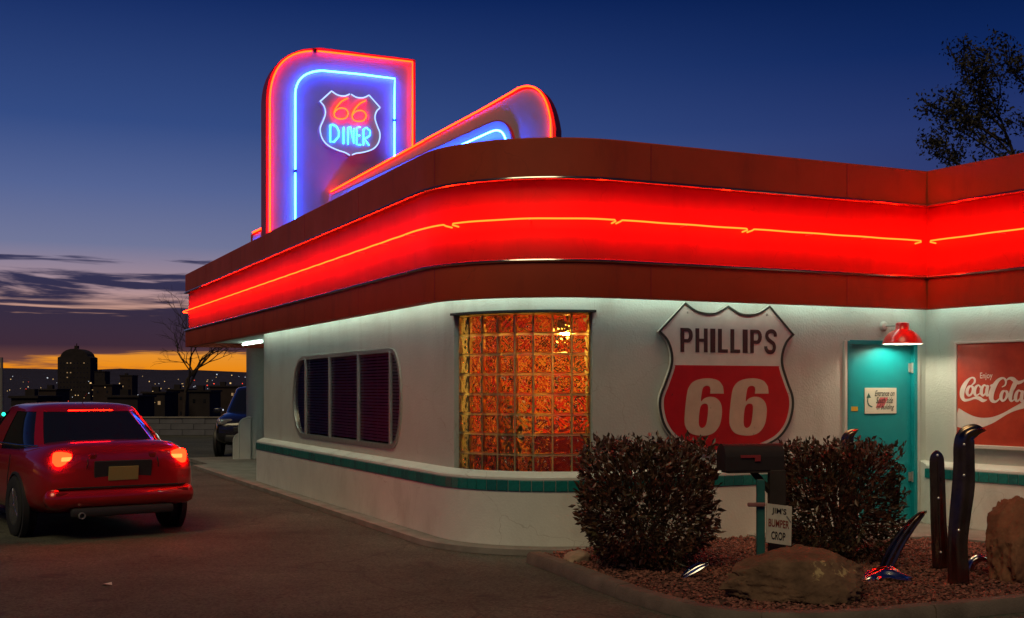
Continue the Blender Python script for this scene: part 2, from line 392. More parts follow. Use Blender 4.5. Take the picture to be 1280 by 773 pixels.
# canopy end: the fascia corner seen at x=232
fo = FL.px(232, 400, OFF)[0] - OFF
LC = fo
WEND = 4.2
def stations(u_left=None, end='wing', front_to=None, start_end=False, seg=26):
    """(base point, outward miter vector) along left wall -> arc -> front wall -> wing"""
    st = []
    ul = LW if u_left is None else u_left
    if start_end:
        K = C0 + D1*LC
        st.append((K + D2*7.0, D1.copy())); st.append((K, D1 + NL)); 
    else: st.append((C0 + D1*ul, NL))
    k0 = ul if not start_end else LC
    nseg = 6
    for i in range(1, nseg): st.append((C0 + D1*(k0 + (RAD-k0)*i/nseg), NL))
    for i in range(seg+1):
        a = (math.pi/2)*i/seg; n = NL*math.cos(a) + NF*math.sin(a)
        st.append((ARC + n*RAD, n))
    if front_to is not None: st.append((C0 + D2*front_to, NF)); return st
    for i in range(1, 4): st.append((C0 + D2*(RAD + (LF-RAD)*i/4), NF))
    m = NF + NW; m = m / (m.dot(NF)); st.append((I0, m))
    st.append((I0 + WD*WEND, NW))
    return st
def sweep(prof, st, closed=True):
    v = []; f = []; n = len(prof)
    for (b, m) in st:
        for (o, z) in prof: v.append(b + m*o + UZ*z)
    for i in range(len(st)-1):
        for k in range(n if closed else n-1):
            j = (k+1) % n; f.append((i*n+k, i*n+j, (i+1)*n+j, (i+1)*n+k))
    if closed: f.append(tuple(range(n))); f.append(tuple(range((len(st)-1)*n, len(st)*n)))
    return v, f
def path_at(off, st):
    return [b + m*off for b, m in st]

# ------------------------------------------------------------------ ground, far land
def terr(x, y):
    if y < 44: return -.02
    if y < 95: return -.02 - 6*((y-44)/51)
    if y < 900: return -6.02
    k = min(1, (y-900)/2600); return -6.02 + 62*k**1.15 if y <= 3500 else 56 + (y-3500)*.002
def build_land():
    ys = [-120, -30, 0, 20, 44, 55, 70, 95, 200, 500, 900, 1300, 1800, 2400, 3000, 3300, 3500, 4200, 6000]
    xs = list(np.linspace(-4200, 4200, 169))
    v = []; f = []
    for y in ys:
        for x in xs:
            z = terr(x, y)
            if y >= 2400: z += (y-2000)/1500*(5*math.sin(x*.004+1)+4*math.sin(x*.011+.4)+2.5*math.sin(x*.031)+1.5*math.sin(x*.07))
            v.append((x, y, z))
    n = len(xs)
    for j in range(len(ys)-1):
        for i in range(n-1): f.append((j*n+i, j*n+i+1, (j+1)*n+i+1, (j+1)*n+i))
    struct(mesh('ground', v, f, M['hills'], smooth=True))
    v = [(-45, -40, 0), (40, -40, 0), (40, 43, 0), (-45, 43, 0)]
    struct(mesh('parking_lot', v, [(0, 1, 2, 3)], M['asphalt']))
build_land()

# ------------------------------------------------------------------ the diner
diner = thing('diner', 'rounded white stucco diner with glowing red neon fascia and teal tile band', 'diner', C0 + (D1+D2)*2)
ZF0, ZT0, ZT1, ZF1 = 2.49, 2.84, 3.63, 4.02
WZ = .78   # top of the wainscot

# door opening on the front wall
du0 = FF.px(1060, 540)[0]; du1 = FF.px(1143, 540)[0]; dz1 = FF.px(1100, 430)[1]
DZ0 = .10
# window opening on the left wall
w_u0 = FL.px(488.5, 500)[0]; w_u1 = FL.px(380, 500)[0]
w_z0 = (FL.px(379, 545)[1] + FL.px(488, 557)[1])/2; w_z1 = (FL.px(378, 447.5)[1] + FL.px(488, 439.6)[1])/2
wb0 = w_u0 - FL.px(502, 507)[0]; wb1 = FL.px(368, 496)[0] - w_u1
def win_loop(grow=0.0):
    zc = (w_z0+w_z1)/2; h = (w_z1-w_z0)/2 + grow; pts = []
    n = 14
    for i in range(n+1):
        a = -math.pi/2 + math.pi*i/n
        pts.append((w_u1 + (wb1+grow)*max(0, math.cos(a))**.8, zc + h*math.sin(a)))
    for i in range(n+1):
        a = math.pi/2 + math.pi*i/n
        pts.append((w_u0 - (wb0+grow)*max(0, -math.cos(a))**.8, zc + h*math.sin(a)))
    return pts
def wall_piece(frame, loops, off, depth, name, m):
    """flat wall with openings and the jambs of the openings"""
    v2, f2 = fill2d(loops); v = [frame.at(u, z, off) for u, z in v2]; f = list(f2)
    for lp in loops[1:]:
        n = len(v)
        v += [frame.at(u, z, off) for u, z in lp] + [frame.at(u, z, off-depth) for u, z in lp]; k = len(lp)
        for i in range(k): j = (i+1) % k; f.append((n+i, n+j, n+k+j, n+k+i))
    return mesh(name, v, f, m, diner, fix=False)
ZC = 2.62
wl = win_loop()
wall_piece(FL, [[(RAD, 0), (LW, 0), (LW, ZC), (RAD, ZC)], wl], 0, .14, 'wall', M['stucco'])
# front wall with the door opening
wall_piece(FF, [[(RAD, 0), (du0, 0), (du0, dz1), (du1, dz1), (du1, 0), (LF, 0), (LF, ZC), (RAD, ZC)]], 0, 0, 'wall', M['stucco'])
b = MB()
for u, s in ((du0, 1), (du1, -1)):
    b.add([FF.at(u, 0, 0), FF.at(u, dz1, 0), FF.at(u, dz1, -.12), FF.at(u, 0, -.12)], [(0, 1, 2, 3)])
b.add([FF.at(du0, dz1, 0), FF.at(du1, dz1, 0), FF.at(du1, dz1, -.12), FF.at(du0, dz1, -.12)], [(0, 1, 2, 3)])
b.build('door_jamb', M['white'], diner, fix=False)
# wing wall
wall_piece(FW, [[(0, 0), (WEND, 0), (WEND, ZC), (0, ZC)]], 0, 0, 'wall', M['stucco'])
# end wall of the left wing and the recessed entrance wall
E0 = C0 + D1*LW
EL = Frame(E0, D2, D1)
wall_piece(EL, [[(0, 0), (1.6, 0), (1.6, ZC), (0, ZC)]], 0, 0, 'wall', M['stucco'])
ER = Frame(E0 + D2*1.6, D1, NL)
wall_piece(ER, [[(0, 0), (8, 0), (8, ZC), (0, ZC)]], 0, 0, 'wall', M['stucco'])

# curved corner wall around the glass block panel
GB_N = 8; BW = .2; GB_Z0, GB_H = .0, 1.6
gz1 = at(650, 391, (ARC+ (NL+NF).normalized()*RAD).y)[2]; gz0 = gz1 - GB_N*BW - .02
RB = RAD - .09
pa = BW/RB                                    # angle of one block
aspan = GB_N*pa
# angle of the panel: right edge seen at x=740
def ang_of_px(px, r):
    best = None
    for i in range(2000):
        a = (math.pi/2)*i/1999 + 0; n = NL*math.cos(a) + NF*math.sin(a); p = ARC + n*r
        e = abs(CX + F*p.x/p.y - px)
        if best is None or e < best[0]: best = (e, a)
    return best[1]
ga1 = ang_of_px(741, RAD); ga0 = ga1 - aspan*RB/RAD - .012
def arc_strip(r, a0, a1_, z0, z1, n=16):
    v = []; f = []
    for i in range(n+1):
        a = a0 + (a1_-a0)*i/n; nn = NL*math.cos(a) + NF*math.sin(a); p = ARC + nn*r
        v += [p + UZ*z0, p + UZ*z1]
        if i: f.append((2*i-2, 2*i-1, 2*i+1, 2*i))
    return v, f
b = MB()
HPI = math.pi/2
for (x0, x1, z0, z1) in ((0, max(ga0, .001), 0, ZC), (ga1, HPI, 0, ZC), (ga0, ga1, 0, gz0), (ga0, ga1, gz1, ZC)):
    b.add(*arc_strip(RAD, x0, x1, z0, z1, 24))
# reveals
for a in (ga0, ga1):
    nn = NL*math.cos(a) + NF*math.sin(a)
    b.add([ARC+nn*RAD+UZ*gz0, ARC+nn*RAD+UZ*gz1, ARC+nn*(RAD-.2)+UZ*gz1, ARC+nn*(RAD-.2)+UZ*gz0], [(0, 1, 2, 3)])
for z in (gz0, gz1):
    v1, _ = arc_strip(RAD, ga0, ga1, z, z+1, 20); v2, _ = arc_strip(RAD-.2, ga0, ga1, z, z+1, 20)
    vv = []; ff = []
    for i in range(21):
        vv += [v1[2*i], v2[2*i]]
        if i: ff.append((2*i-2, 2*i-1, 2*i+1, 2*i))
    b.add(vv, ff)
b.build('corner_wall', M['stucco'], diner, smooth=True, fix=False)

# glass blocks
def block_mesh():
    n = 14; v = []; f = []; hs = BW/2 - .013; T = .075
    def zz(x, y):
        e = min(1, (1-max(abs(x), abs(y)))*5)
        w = math.sin(5.2*x + 1.8*math.sin(3.1*y+.6))*math.cos(4.7*y + 1.5*math.sin(3.6*x)) + .25*math.sin(8*(x+y))*math.cos(7*(x-y)+1)
        return .013*w*e + .006*e
    for j in range(n+1):
        for i in range(n+1):
            x = -1 + 2*i/n; y = -1 + 2*j/n; v.append((x*hs, y*hs, T/2 + zz(x, y)))
    for j in range(n):
        for i in range(n): f.append((j*(n+1)+i, j*(n+1)+i+1, (j+1)*(n+1)+i+1, (j+1)*(n+1)+i))
    rim = [i for i in range(n+1)] + [(j)*(n+1)+n for j in range(1, n+1)] + [n*(n+1)+i for i in range(n-1, -1, -1)] + [j*(n+1) for j in range(n-1, 0, -1)]
    k = len(v)
    for r in rim: v.append((v[r][0], v[r][1], -T/2))
    m = len(rim)
    for i in range(m): f.append((rim[i], rim[(i+1) % m], k+(i+1) % m, k+i))
    f.append(tuple(range(k, k+m)))
    me = bpy.data.meshes.new('glass_block'); me.from_pydata(v, [], f)
    bm = bmesh.new(); bm.from_mesh(me); bmesh.ops.recalc_face_normals(bm, faces=bm.faces); bm.to_mesh(me); bm.free()
    for p in me.polygons[:n*n]: p.use_smooth = True
    me.materials.append(mat('block_glass', (1.0, .86, .58), .03, trans=1.0, ior=1.42)); return me
bme = block_mesh()
acen = (ga0+ga1)/2
for c in range(GB_N):
    a = acen + (c - (GB_N-1)/2)*pa*RB/RAD*1.0
    nn = NL*math.cos(a) + NF*math.sin(a); tt = UZ.cross(nn)
    for r in range(GB_N):
        z = gz0 + .01 + (r+.5)*BW
        o = bpy.data.objects.new('glass_block', bme); COL.objects.link(o); o.parent = diner; o.matrix_parent_inverse = diner.matrix_basis.inverted()
        k = random.randint(0, 3); Rm = Matrix((( tt.x, 0, nn.x), (tt.y, 0, nn.y), (0, 1, 0))).to_4x4() @ Matrix.Rotation(k*HPI, 4, 'Z')
        o.matrix_basis = Matrix.Translation(ARC + nn*(RB) + UZ*z) @ Rm
b = MB()
for r in range(GB_N+1):
    z = gz0 + .01 + r*BW
    v1, f1 = arc_strip(RB+.030, ga0, ga1, z-.012, z+.012, 24); b.add(v1, f1)
b.build('mortar_joint', M['mortar'], diner, fix=False)
for c in range(GB_N+1):
    a = acen + (c - GB_N/2)*pa*RB/RAD; nn = NL*math.cos(a)+NF*math.sin(a); tt = UZ.cross(nn)
    bb = MB(); bb.box(ARC + nn*(RB-.001) + UZ*((gz0+gz1)/2), (.023, .064, gz1-gz0), Matrix(((tt.x, nn.x, 0), (tt.y, nn.y, 0), (0, 0, 1))))
    bb.build('mortar_joint', M['mortar'], diner)
# little projecting head and sill of the panel
for z, h, o, mm in ((gz1+.012, .024, .035, M['black']), (gz0-.01, .03, .035, M['stucco'])):
    v = []; f = []
    for i in range(25):
        a = ga0-.02 + (ga1-ga0+.04)*i/24; nn = NL*math.cos(a)+NF*math.sin(a)
        for (r, dz) in ((RAD-.05, -h/2), (RAD+o, -h/2), (RAD+o, h/2), (RAD-.05, h/2)): v.append(ARC + nn*r + UZ*(z+dz))
        if i:
            for k in range(4): f.append((4*i-4+k, 4*i-4+(k+1) % 4, 4*i+(k+1) % 4, 4*i+k))
    f += [(0, 1, 2, 3), tuple(96+k for k in range(4))]
    mesh('panel_head' if o and mm is M['black'] else 'panel_sill', v, f, mm, diner, smooth=True)

# wainscot: thicker lower wall with a sloped cap, left -> door, door -> wing
wp = [(0.002, 0), (.125, 0), (.125, .735), (.112, .748), (.002, .79)]
stA = stations(front_to=du0-.07)
v, f = sweep(wp, stA); mesh('wainscot', v, f, M['wains'], diner, smooth=True, angle=20)
stB = [(C0 + D2*(du1+.07), NF)]
m_ = NF + NW; m_ = m_/m_.dot(NF); stB += [(I0, m_), (I0 + WD*WEND, NW)]
v, f = sweep(wp, stB); mesh('wainscot', v, f, M['wains'], diner, smooth=True, angle=20)

# teal tiles, one by one, set in a grout bed
def tiles(st, z0, z1, off, pitch=.118):
    pts = path_at(off, st); seg = []
    L = [0]
    for i in range(1, len(pts)): L.append(L[-1] + (pts[i]-pts[i-1]).length)
    tot = L[-1]; n = int(tot/pitch); out = []
    for k in range(n):
        s = (k+.5)*tot/n
        i = max(j for j in range(len(L)-1) if L[j] <= s); t = (s-L[i])/(L[i+1]-L[i])
        p = pts[i].lerp(pts[i+1], t); d = (pts[i+1]-pts[i]).normalized(); out.append((p, d))
    return out, tot/n
TZ0, TZ1 = .60, .712
def tile_mesh(w, name, m):
    bb = MB(); bb.box((0, 0, 0), (w, .014, TZ1-TZ0-.008), bevel=.003); me = bpy.data.meshes.new(name)
    me.from_pydata(bb.v, [], bb.f); me.materials.append(m); return me
tm = [tile_mesh(.112, 'tile', M['teal']), tile_mesh(.112, 'tile', M['teal2'])]
ntile = 0
for st in (stA, stB):
    g = sweep([(.120, TZ0-.004), (.1275, TZ0-.004), (.1275, TZ1+.004), (.120, TZ1+.004)], st)
    mesh('tile_bed', g[0], g[1], M['grout'], diner, smooth=True, angle=20)
    lst, pw = tiles(st, TZ0, TZ1, .131)
    for p, d in lst:
        vis = CX + F*p.x/p.y
        if vis < 300: continue
        o = bpy.data.objects.new('tile', tm[0] if random.random() < .7 else tm[1]); COL.objects.link(o); o.parent = diner; o.matrix_parent_inverse = diner.matrix_basis.inverted()
        o.matrix_basis = Matrix.Translation(p + UZ*((TZ0+TZ1)/2)) @ Matrix.Rotation(math.atan2(d.y, d.x) + random.uniform(-.006, .006), 4, 'Z')
        ntile += 1

# fascia bands, chrome strips
stF = stations(start_end=True, seg=30)
def fband(name, prof, m): 
    v, f = sweep(prof, stF); return mesh(name, v, f, m, diner, smooth=True, angle=25)
T_ = .12
fband('fascia_band', [(OFF-T_, ZF0), (OFF, ZF0), (OFF+.004, ZF0+.01), (OFF+.004, ZT0-.02), (OFF-T_, ZT0-.02)], M['redpaint'])
fband('fascia_band', [(OFF-T_-.03, ZT0-.018), (OFF-.055, ZT0-.018), (OFF-.055, ZT1+.018), (OFF-T_-.03, ZT1+.018)], M['redpaint2'])
fband('fascia_band', [(OFF-T_, ZT1+.02), (OFF+.004, ZT1+.02), (OFF+.004, ZF1-.012), (OFF-.006, ZF1), (OFF-T_, ZF1)], M['redpaint'])
for z in (ZT0, ZT1):
    prof = [(OFF-.058, z-.019)] + [(OFF+.004+.026*math.cos(t), z+.019*math.sin(t)) for t in np.linspace(-HPI, HPI, 7)] + [(OFF-.058, z+.019)]
    fband('chrome_strip', prof, M['chrome'])
# butt joints of the sheet metal in the bands
# roof, parapet back, soffit
inner = [p for p in path_at(.05, stF)]
far = [I0 + WD*WEND + D2*9, C0 + D1*(LC) + D2*12]
rp = [p + UZ*3.86 for p in inner[1:]] + [p + UZ*3.86 for p in far]
v2, f2 = fill2d([[(p.x, p.y) for p in rp]])
mesh('roof', [(x, y, 3.86) for x, y in v2], f2, M['roof'], diner, fix=False)
v, f = sweep([(.10, 2.58), (OFF-T_+.002, 2.58), (OFF-T_+.002, 2.60), (.10, 2.60)], stF); 
v, f = sweep([(-.04, 2.585), (OFF-T_+.004, 2.585), (OFF-T_+.004, 2.60), (-.04, 2.60)], stF)
mesh('soffit', v, f, M['soffit'], diner, smooth=True, angle=25)
# canopy ceiling over the entrance
cp = [C0 + D1*(LW-.02) + D2*(-.15), C0 + D1*(LC+.1) + D2*(-.15), C0 + D1*(LC+.1) + D2*7, C0 + D1*(LW-.02) + D2*7]
mesh('canopy_ceiling', [p + UZ*2.575 for p in cp], [(0, 1, 2, 3)], M['soffit'], diner, fix=False)
# hidden fluorescent tubes behind the fascia lip
def fluo(p0, p1, z=2.552, r=.013):
    bb = MB(); bb.tube([p0 + UZ*z, p1 + UZ*z], r, 8); return bb.build('fluorescent_tube', FLUO, diner, smooth=True)
for i in range(7):
    u0 = RAD + (LW-RAD)*i/7; fluo(FL.at(u0+.04, 0, .15), FL.at(u0+(LW-RAD)/7-.04, 0, .15))
bb = MB(); bb.tube([ARC + (NL*math.cos(a)+NF*math.sin(a))*(RAD+.15) + UZ*2.552 for a in np.linspace(.03, HPI-.03, 18)], .013, 8)
bb.build('fluorescent_tube', FLUO, diner, smooth=True)
for i in range(4):
    u0 = RAD + (LF-.1-RAD)*i/4; fluo(FF.at(u0+.04, 0, .15), FF.at(u0+(LF-.1-RAD)/4-.04, 0, .15))
for i in range(3): fluo(FW.at(.15+i*1.3, 0, .15), FW.at(1.40+i*1.3, 0, .15))
for (s, e) in (((LW+1.2), (LW+2.9)), ((LW+3.4), (LW+5.1))):
    fluo(C0 + D1*s + D2*.75, C0 + D1*e + D2*.75, 2.54, .022)

# neon tubes along the fascia
pathN = path_at(OFF+.048, stF)
Ln = [0]
for i in range(1, len(pathN)): Ln.append(Ln[-1] + (pathN[i]-pathN[i-1]).length)
def pt_s(s, off=0.0):
    s = max(0, min(Ln[-1]-1e-4, s)); i = max(j for j in range(len(Ln)-1) if Ln[j] <= s); t = (s-Ln[i])/(Ln[i+1]-Ln[i])
    p = pathN[i].lerp(pathN[i+1], t)
    if off:
        d = (pathN[i+1]-pathN[i]).normalized(); p = p + Vector((d.y, -d.x, 0))*off
    return p
def s_of_px(px, lo=7.3):
    best = (1e9, 0)
    for k in range(6000):
        s = lo + (Ln[-1]-lo)*k/5999; p = pt_s(s); e = abs(CX + F*p.x/p.y - px)
        if e < best[0]: best = (e, s)
    return best[1]
ZN = 3.235
cuts = [(Ln[1]+.02, s_of_px(556)), (s_of_px(565), s_of_px(770)), (s_of_px(776), s_of_px(935)), (s_of_px(941), s_of_px(1152)), (s_of_px(1162), Ln[-1]-.3)]
NO = Vector((0, 0, 0))
nj = 0
for (s0, s1) in cuts:
    pts = [pt_s(s0, -.098) + UZ*(ZN-.02), pt_s(s0, -.01) + UZ*(ZN-.012), pt_s(s0+.015) + UZ*ZN]
    n = max(6, int((s1-s0)/.09))
    pts += [pt_s(s0+.03+(s1-s0-.06)*i/n) + UZ*(ZN + .0015*math.sin(i*.9)) for i in range(n+1)]
    pts += [pt_s(s1-.015) + UZ*ZN, pt_s(s1, -.01) + UZ*(ZN-.012), pt_s(s1, -.098) + UZ*(ZN-.02)]
    bb = MB(); bb.tube(pts, .0085, 8); nt_ = bb.build('neon_tube', NEON_R, diner, smooth=True)
    k = int((s1-s0)/.9)
    for i in range(1, k+1):      # glass stand-offs
        p = pt_s(s0 + (s1-s0)*i/(k+1)); q_ = pt_s(s0 + (s1-s0)*i/(k+1), -.102)
        sb = MB(); sb.tube([p + UZ*(ZN-.012), q_ + UZ*(ZN-.012)], .006, 6)
        sb.box(p + UZ*(ZN-.011), (.02, .02, .006))
        so = sb.build('stand_off', M['steel'], nt_)

# seams of the sheet metal in the upper and lower band
for s_ in np.arange(Ln[1]+2.3, Ln[-1]-.2, 2.44):
    for z0_, z1_ in ((ZF0+.012, ZT0-.022), (ZT1+.022, ZF1-.014)):
        p = pt_s(s_, -.0435); q_ = pt_s(s_+.02, -.0435); d = (q_-p).normalized()
        bb = MB(); bb.box(p + UZ*((z0_+z1_)/2), (.007, .006, z1_-z0_), Matrix(((d.x, -d.y, 0), (d.y, d.x, 0), (0, 0, 1)))); bb.build('panel_joint', M['signrim'], diner)
# window of the left wall
def outward(v, f, n):
    out = []
    for t in f:
        k = (v[t[1]]-v[t[0]]).cross(v[t[2]]-v[t[0]]); out.append(t if k.dot(n) > 0 else tuple(reversed(t)))
    return out
def loop_solid(loop_out, loop_in, frame, o0, o1, name, m, parent):
    n = len(loop_out); v = [frame.at(u, z, o) for o in (o0, o1) for lp in (loop_out, loop_in) for (u, z) in lp]; f = []
    for i in range(n):
        j = (i+1) % n
        f += [(i, j, n+j, n+i), (2*n+i, 2*n+j, 3*n+j, 3*n+i), (i, j, 2*n+j, 2*n+i), (n+i, n+j, 3*n+j, 3*n+i)]
    return mesh(name, v, f, m, parent, smooth=True, angle=40)
win = loop_solid(win_loop(.028), win_loop(-.022), FL, -.09, .022, 'window', M['steel'], diner)
v2, f2 = fill2d([win_loop(-.015)])
mesh('pane', [FL.at(u, z, -.012) for u, z in v2], outward([FL.at(u, z, -.012) for u, z in v2], f2, NL), window_glass('window_glass', (.82, .80, .82)), win, fix=False)
for px in (383, 413, 449, 489):
    u = FL.px(px, 500, 0)[0]; mb = MB(); hh = (w_z1-w_z0)/2
    mb.box(FL.at(u, (w_z0+w_z1)/2, .008), (.05, .04, hh*2-.03), Matrix(((D1.x, NL.x, 0), (D1.y, NL.y, 0), (0, 0, 1))), bevel=.008)
    mb.build('mullion', M['steel'], win)
sm = MB(); Lw = (w_u1+wb1)-(w_u0-wb0)
sm.box((0, 0, 0), (Lw-.1, .036, .003), Matrix.Rotation(R_(48), 3, 'X'))
sme = bpy.data.meshes.new('slat'); sme.from_pydata(sm.v, [], sm.f); sme.materials.append(M['blind'])
nsl = 27
for i in range(nsl):
    z = w_z0 + .06 + (w_z1-w_z0-.1)*i/(nsl-1)
    o = bpy.data.objects.new('slat', sme); COL.objects.link(o); o.parent = win
    o.matrix_basis = Matrix.Translation(FL.at((w_u0+w_u1)/2+(wb1-wb0)/2, z, -.045)) @ Matrix.Rotation(math.atan2(D1.y, D1.x)+math.pi, 4, 'Z')
cb_ = MB()
for px in (397, 432, 470):
    u = FL.px(px, 500)[0]; cb_.tube([FL.at(u, w_z0, -.020), FL.at(u, w_z1, -.020)], .003, 5)
cb_.build('blind_cord', M['blind'], win)
# dark dining room behind the window
rb = MB(); u0, u1 = w_u0-wb0-.4, w_u1+wb1+.4
P = [FL.at(u, z, o) for o in (-.22, -2.6) for (u, z) in ((u0, .4), (u1, .4), (u1, 2.5), (u0, 2.5))]
rb.add(P, [(4, 5, 6, 7), (0, 1, 5, 4), (2, 3, 7, 6), (0, 3, 7, 4), (1, 2, 6, 5)])
rb.build('dining_room_wall', M['intdark'], diner, fix=False)

# room behind the glass blocks
bis = (NL+NF).normalized(); side = UZ.cross(bis)
def ip(x, d, z): return ARC + bis*d + side*x + UZ*z
rb = MB(); rb.add([ip(-1.5, -.55, .95), ip(1.5, -.55, .95), ip(1.5, -.55, 2.57), ip(-1.5, -.55, 2.57)], [(0, 1, 2, 3)])
for s in (-1, 1): rb.add([ip(s*1.06, -.55, .95), ip(s*1.02, .55, .95), ip(s*1.02, .55, 2.57), ip(s*1.06, -.55, 2.57)], [(0, 1, 2, 3)])
rb.build('interior_wall', M['intred'], diner, fix=False)
rb = MB(); rb.add([ip(-1.5, -.545, .1), ip(1.5, -.545, .1), ip(1.5, -.545, .95), ip(-1.5, -.545, .95)], [(0, 1, 2, 3)])
for s in (-1, 1): rb.add([ip(s*1.055, -.55, .1), ip(s*1.015, .55, .1), ip(s*1.015, .55, .95), ip(s*1.055, -.55, .95)], [(0, 1, 2, 3)])
rb.build('interior_dado', M['intdark'], diner, fix=False)
rb = MB(); rb.add([ip(-1.5, -.6, 2.565), ip(1.5, -.6, 2.565), ip(1.0, .7, 2.565), ip(0, 1.15, 2.565), ip(-1.0, .7, 2.565)], [(0, 1, 2, 3, 4)])
rb.build('interior_ceiling', M['intwhite'], diner, fix=False)
rb = MB(); rb.add([ip(-1.5, -.6, .05), ip(1.5, -.6, .05), ip(1.0, .7, .05), ip(0, 1.1, .05), ip(-1.0, .7, .05)], [(0, 1, 2, 3, 4)])
rb.build('interior_floor', M['intfloor'], diner, fix=False)
pl = ip(.36, .62, 0)
pend = thing('pendant_lamp', 'warm glowing pendant lamp behind the top row of glass blocks', 'lamp', pl + UZ*2.2)
bb = MB(); bb.lathe([(.004, .33), (.004, .10), (.03, .09), (.05, .05), (.11, -.02), (.105, -.02), (.045, .045), (.02, .06)], pl + UZ*2.23, n=16); bb.build('shade', M['steel'], pend, smooth=True)
bb = MB(); bb.lathe([(.001, .05), (.03, .04), (.045, 0), (.03, -.04), (.001, -.05)], pl + UZ*2.19, n=12); bb.build('bulb', WARM, pend, smooth=True)
# red booth seat and a white menu stand seen blurred through the blocks
bt = thing('booth_seat', 'dark red booth seat blurred behind the lower glass blocks', 'booth', ip(.3, .2, .05))
bb = MB(); bb.box(ip(.35, .1, .75), (.9, .16, .9), Matrix.Rotation(math.atan2(side.y, side.x), 3, 'Z'), bevel=.05); bb.build('backrest', mat('booth_vinyl', (.16, .012, .01), .35), bt)
bb = MB(); bb.box(ip(.35, .35, .3), (.9, .45, .4), Matrix.Rotation(math.atan2(side.y, side.x), 3, 'Z'), bevel=.04); bb.build('seat', mat('booth_vinyl', (.16, .012, .01), .35), bt)
bb = MB(); bb.box(ip(-.16, .72, 1.15), (.13, .03, .55), Matrix.Rotation(math.atan2(side.y, side.x), 3, 'Z'), bevel=.01)
tag(bb.build('menu_board', mat('menu_white', (.75, .70, .55), .5)), 'pale narrow menu board showing white through the middle glass blocks', 'menu')

# door with frame, hinges, push plate
Rf = Matrix(((D2.x, NF.x, 0), (D2.y, NF.y, 0), (0, 0, 1)))     # local x along the wall, y outwards
Rw = Matrix(((WD.x, NW.x, 0), (WD.y, NW.y, 0), (0, 0, 1)))
Rl = Matrix(((D1.x, NL.x, 0), (D1.y, NL.y, 0), (0, 0, 1)))
dw = du1-du0; dc = (du0+du1)/2
bb = MB(); bb.box(FF.at(dc, (DZ0+dz1)/2+.005, -.05), (dw-.05, .045, dz1-DZ0-.03), Rf, bevel=.004)
door = bb.build('door', M['doorpaint'], diner)
fr = MB()
for u in (du0+.0, du1-.0): fr.box(FF.at(u, (dz1+DZ0)/2, -.005), (.05, .06, dz1-DZ0+.05), Rf, bevel=.004)
fr.box(FF.at(dc, dz1+.012, -.008), (dw-.05, .05, .05), Rf, bevel=.004)
fr.build('frame', M['doorpaint'], door)
fr = MB()
for u in (du0-.045, du1+.045): fr.box(FF.at(u, (dz1+DZ0)/2, .008), (.038, .03, dz1-DZ0+.05), Rf, bevel=.004)
fr.build('casing', M['white'], door)
for pz in (460, 596):
    z = FF.px(1141, pz)[1]; hb = MB(); hb.tube([FF.at(du1-.028, z-.06, .0), FF.at(du1-.028, z+.06, .0)], .013, 8); hb.box(FF.at(du1-.045, z, -.02), (.045, .012, .1), Rf)
    hb.build('hinge', M['steel'], door)
hb = MB(); z0_ = FF.px(1100, 583)[1]; hb.box(FF.at(dc, .30, -.0255), (dw-.12, .006, .36), Rf, bevel=.002); hb.build('kick_plate', M['doorpaint'], door)
hb = MB(); hb.box(FF.at(dc, DZ0+.01, .02), (dw, .22, .02), Rf, bevel=.004); hb.build('threshold', M['steel'], door)
kx = FF.px(1065, 560)[0]; hb = MB(); hb.lathe([(.001, .0), (.012, 0), (.012, .03), (.026, .04), (.028, .055), (.018, .068), (.001, .07)], FF.at(kx, 1.0, -.028), NF, 14); hb.build('handle', M['steel'], door, smooth=True)

# texts
def text_geo(s, offset=0.0, shear=0.0, spacing=1.0):
    cu = bpy.data.curves.new('t', 'FONT'); cu.body = s; cu.offset = offset; cu.shear = shear; cu.space_character = spacing; cu.resolution_u = 4
    o = bpy.data.objects.new('t', cu); COL.objects.link(o); bpy.context.view_layer.update()
    me = bpy.data.meshes.new_from_object(o.evaluated_get(bpy.context.evaluated_depsgraph_get()))
    v = [p.co.copy() for p in me.vertices]; f = [tuple(p.vertices) for p in me.polygons]
    bpy.data.objects.remove(o); bpy.data.curves.remove(cu); bpy.data.meshes.remove(me)
    x0 = min(p.x for p in v); x1 = max(p.x for p in v); y0 = min(p.y for p in v); y1 = max(p.y for p in v)
    return [((p.x-x0)/(x1-x0), (p.y-y0)/(y1-y0)) for p in v], f
def text_on(name, s, fn, m, parent, offset=0.0, shear=0.0, spacing=1.0, thick=.003):
    """fn maps (0..1, 0..1, height) to a point"""
    v, f = text_geo(s, offset, shear, spacing)
    return mesh(name, [fn(x, y, thick) for x, y in v], f, m, parent, fix=False)
def quad_map(frame, u0, u1, z0, z1, off):
    return lambda x, y, h: frame.at(u0+(u1-u0)*x, z0+(z1-z0)*y, off+h)
def ribbon(frame, P, W, off, n=8):
    """calligraphic stroke through photograph points on a wall plane; W widths in metres"""
    Q = [Vector((*frame.px(x, y, off), w)) for (x, y), w in zip(P, W)]
    S = catmull(Q, n); v = []; f = []
    for i, p in enumerate(S):
        d = S[min(i+1, len(S)-1)] - S[max(i-1, 0)]; d = Vector((d.x, d.y)); d = d.normalized() if d.length > 0 else Vector((1, 0))
        nn = Vector((-d.y, d.x))*max(.001, p.z)/2
        v += [frame.at(p.x+nn.x, p.y+nn.y, off), frame.at(p.x-nn.x, p.y-nn.y, off)]
        if i: f.append((2*i-2, 2*i-1, 2*i+1, 2*i))
    return v, f

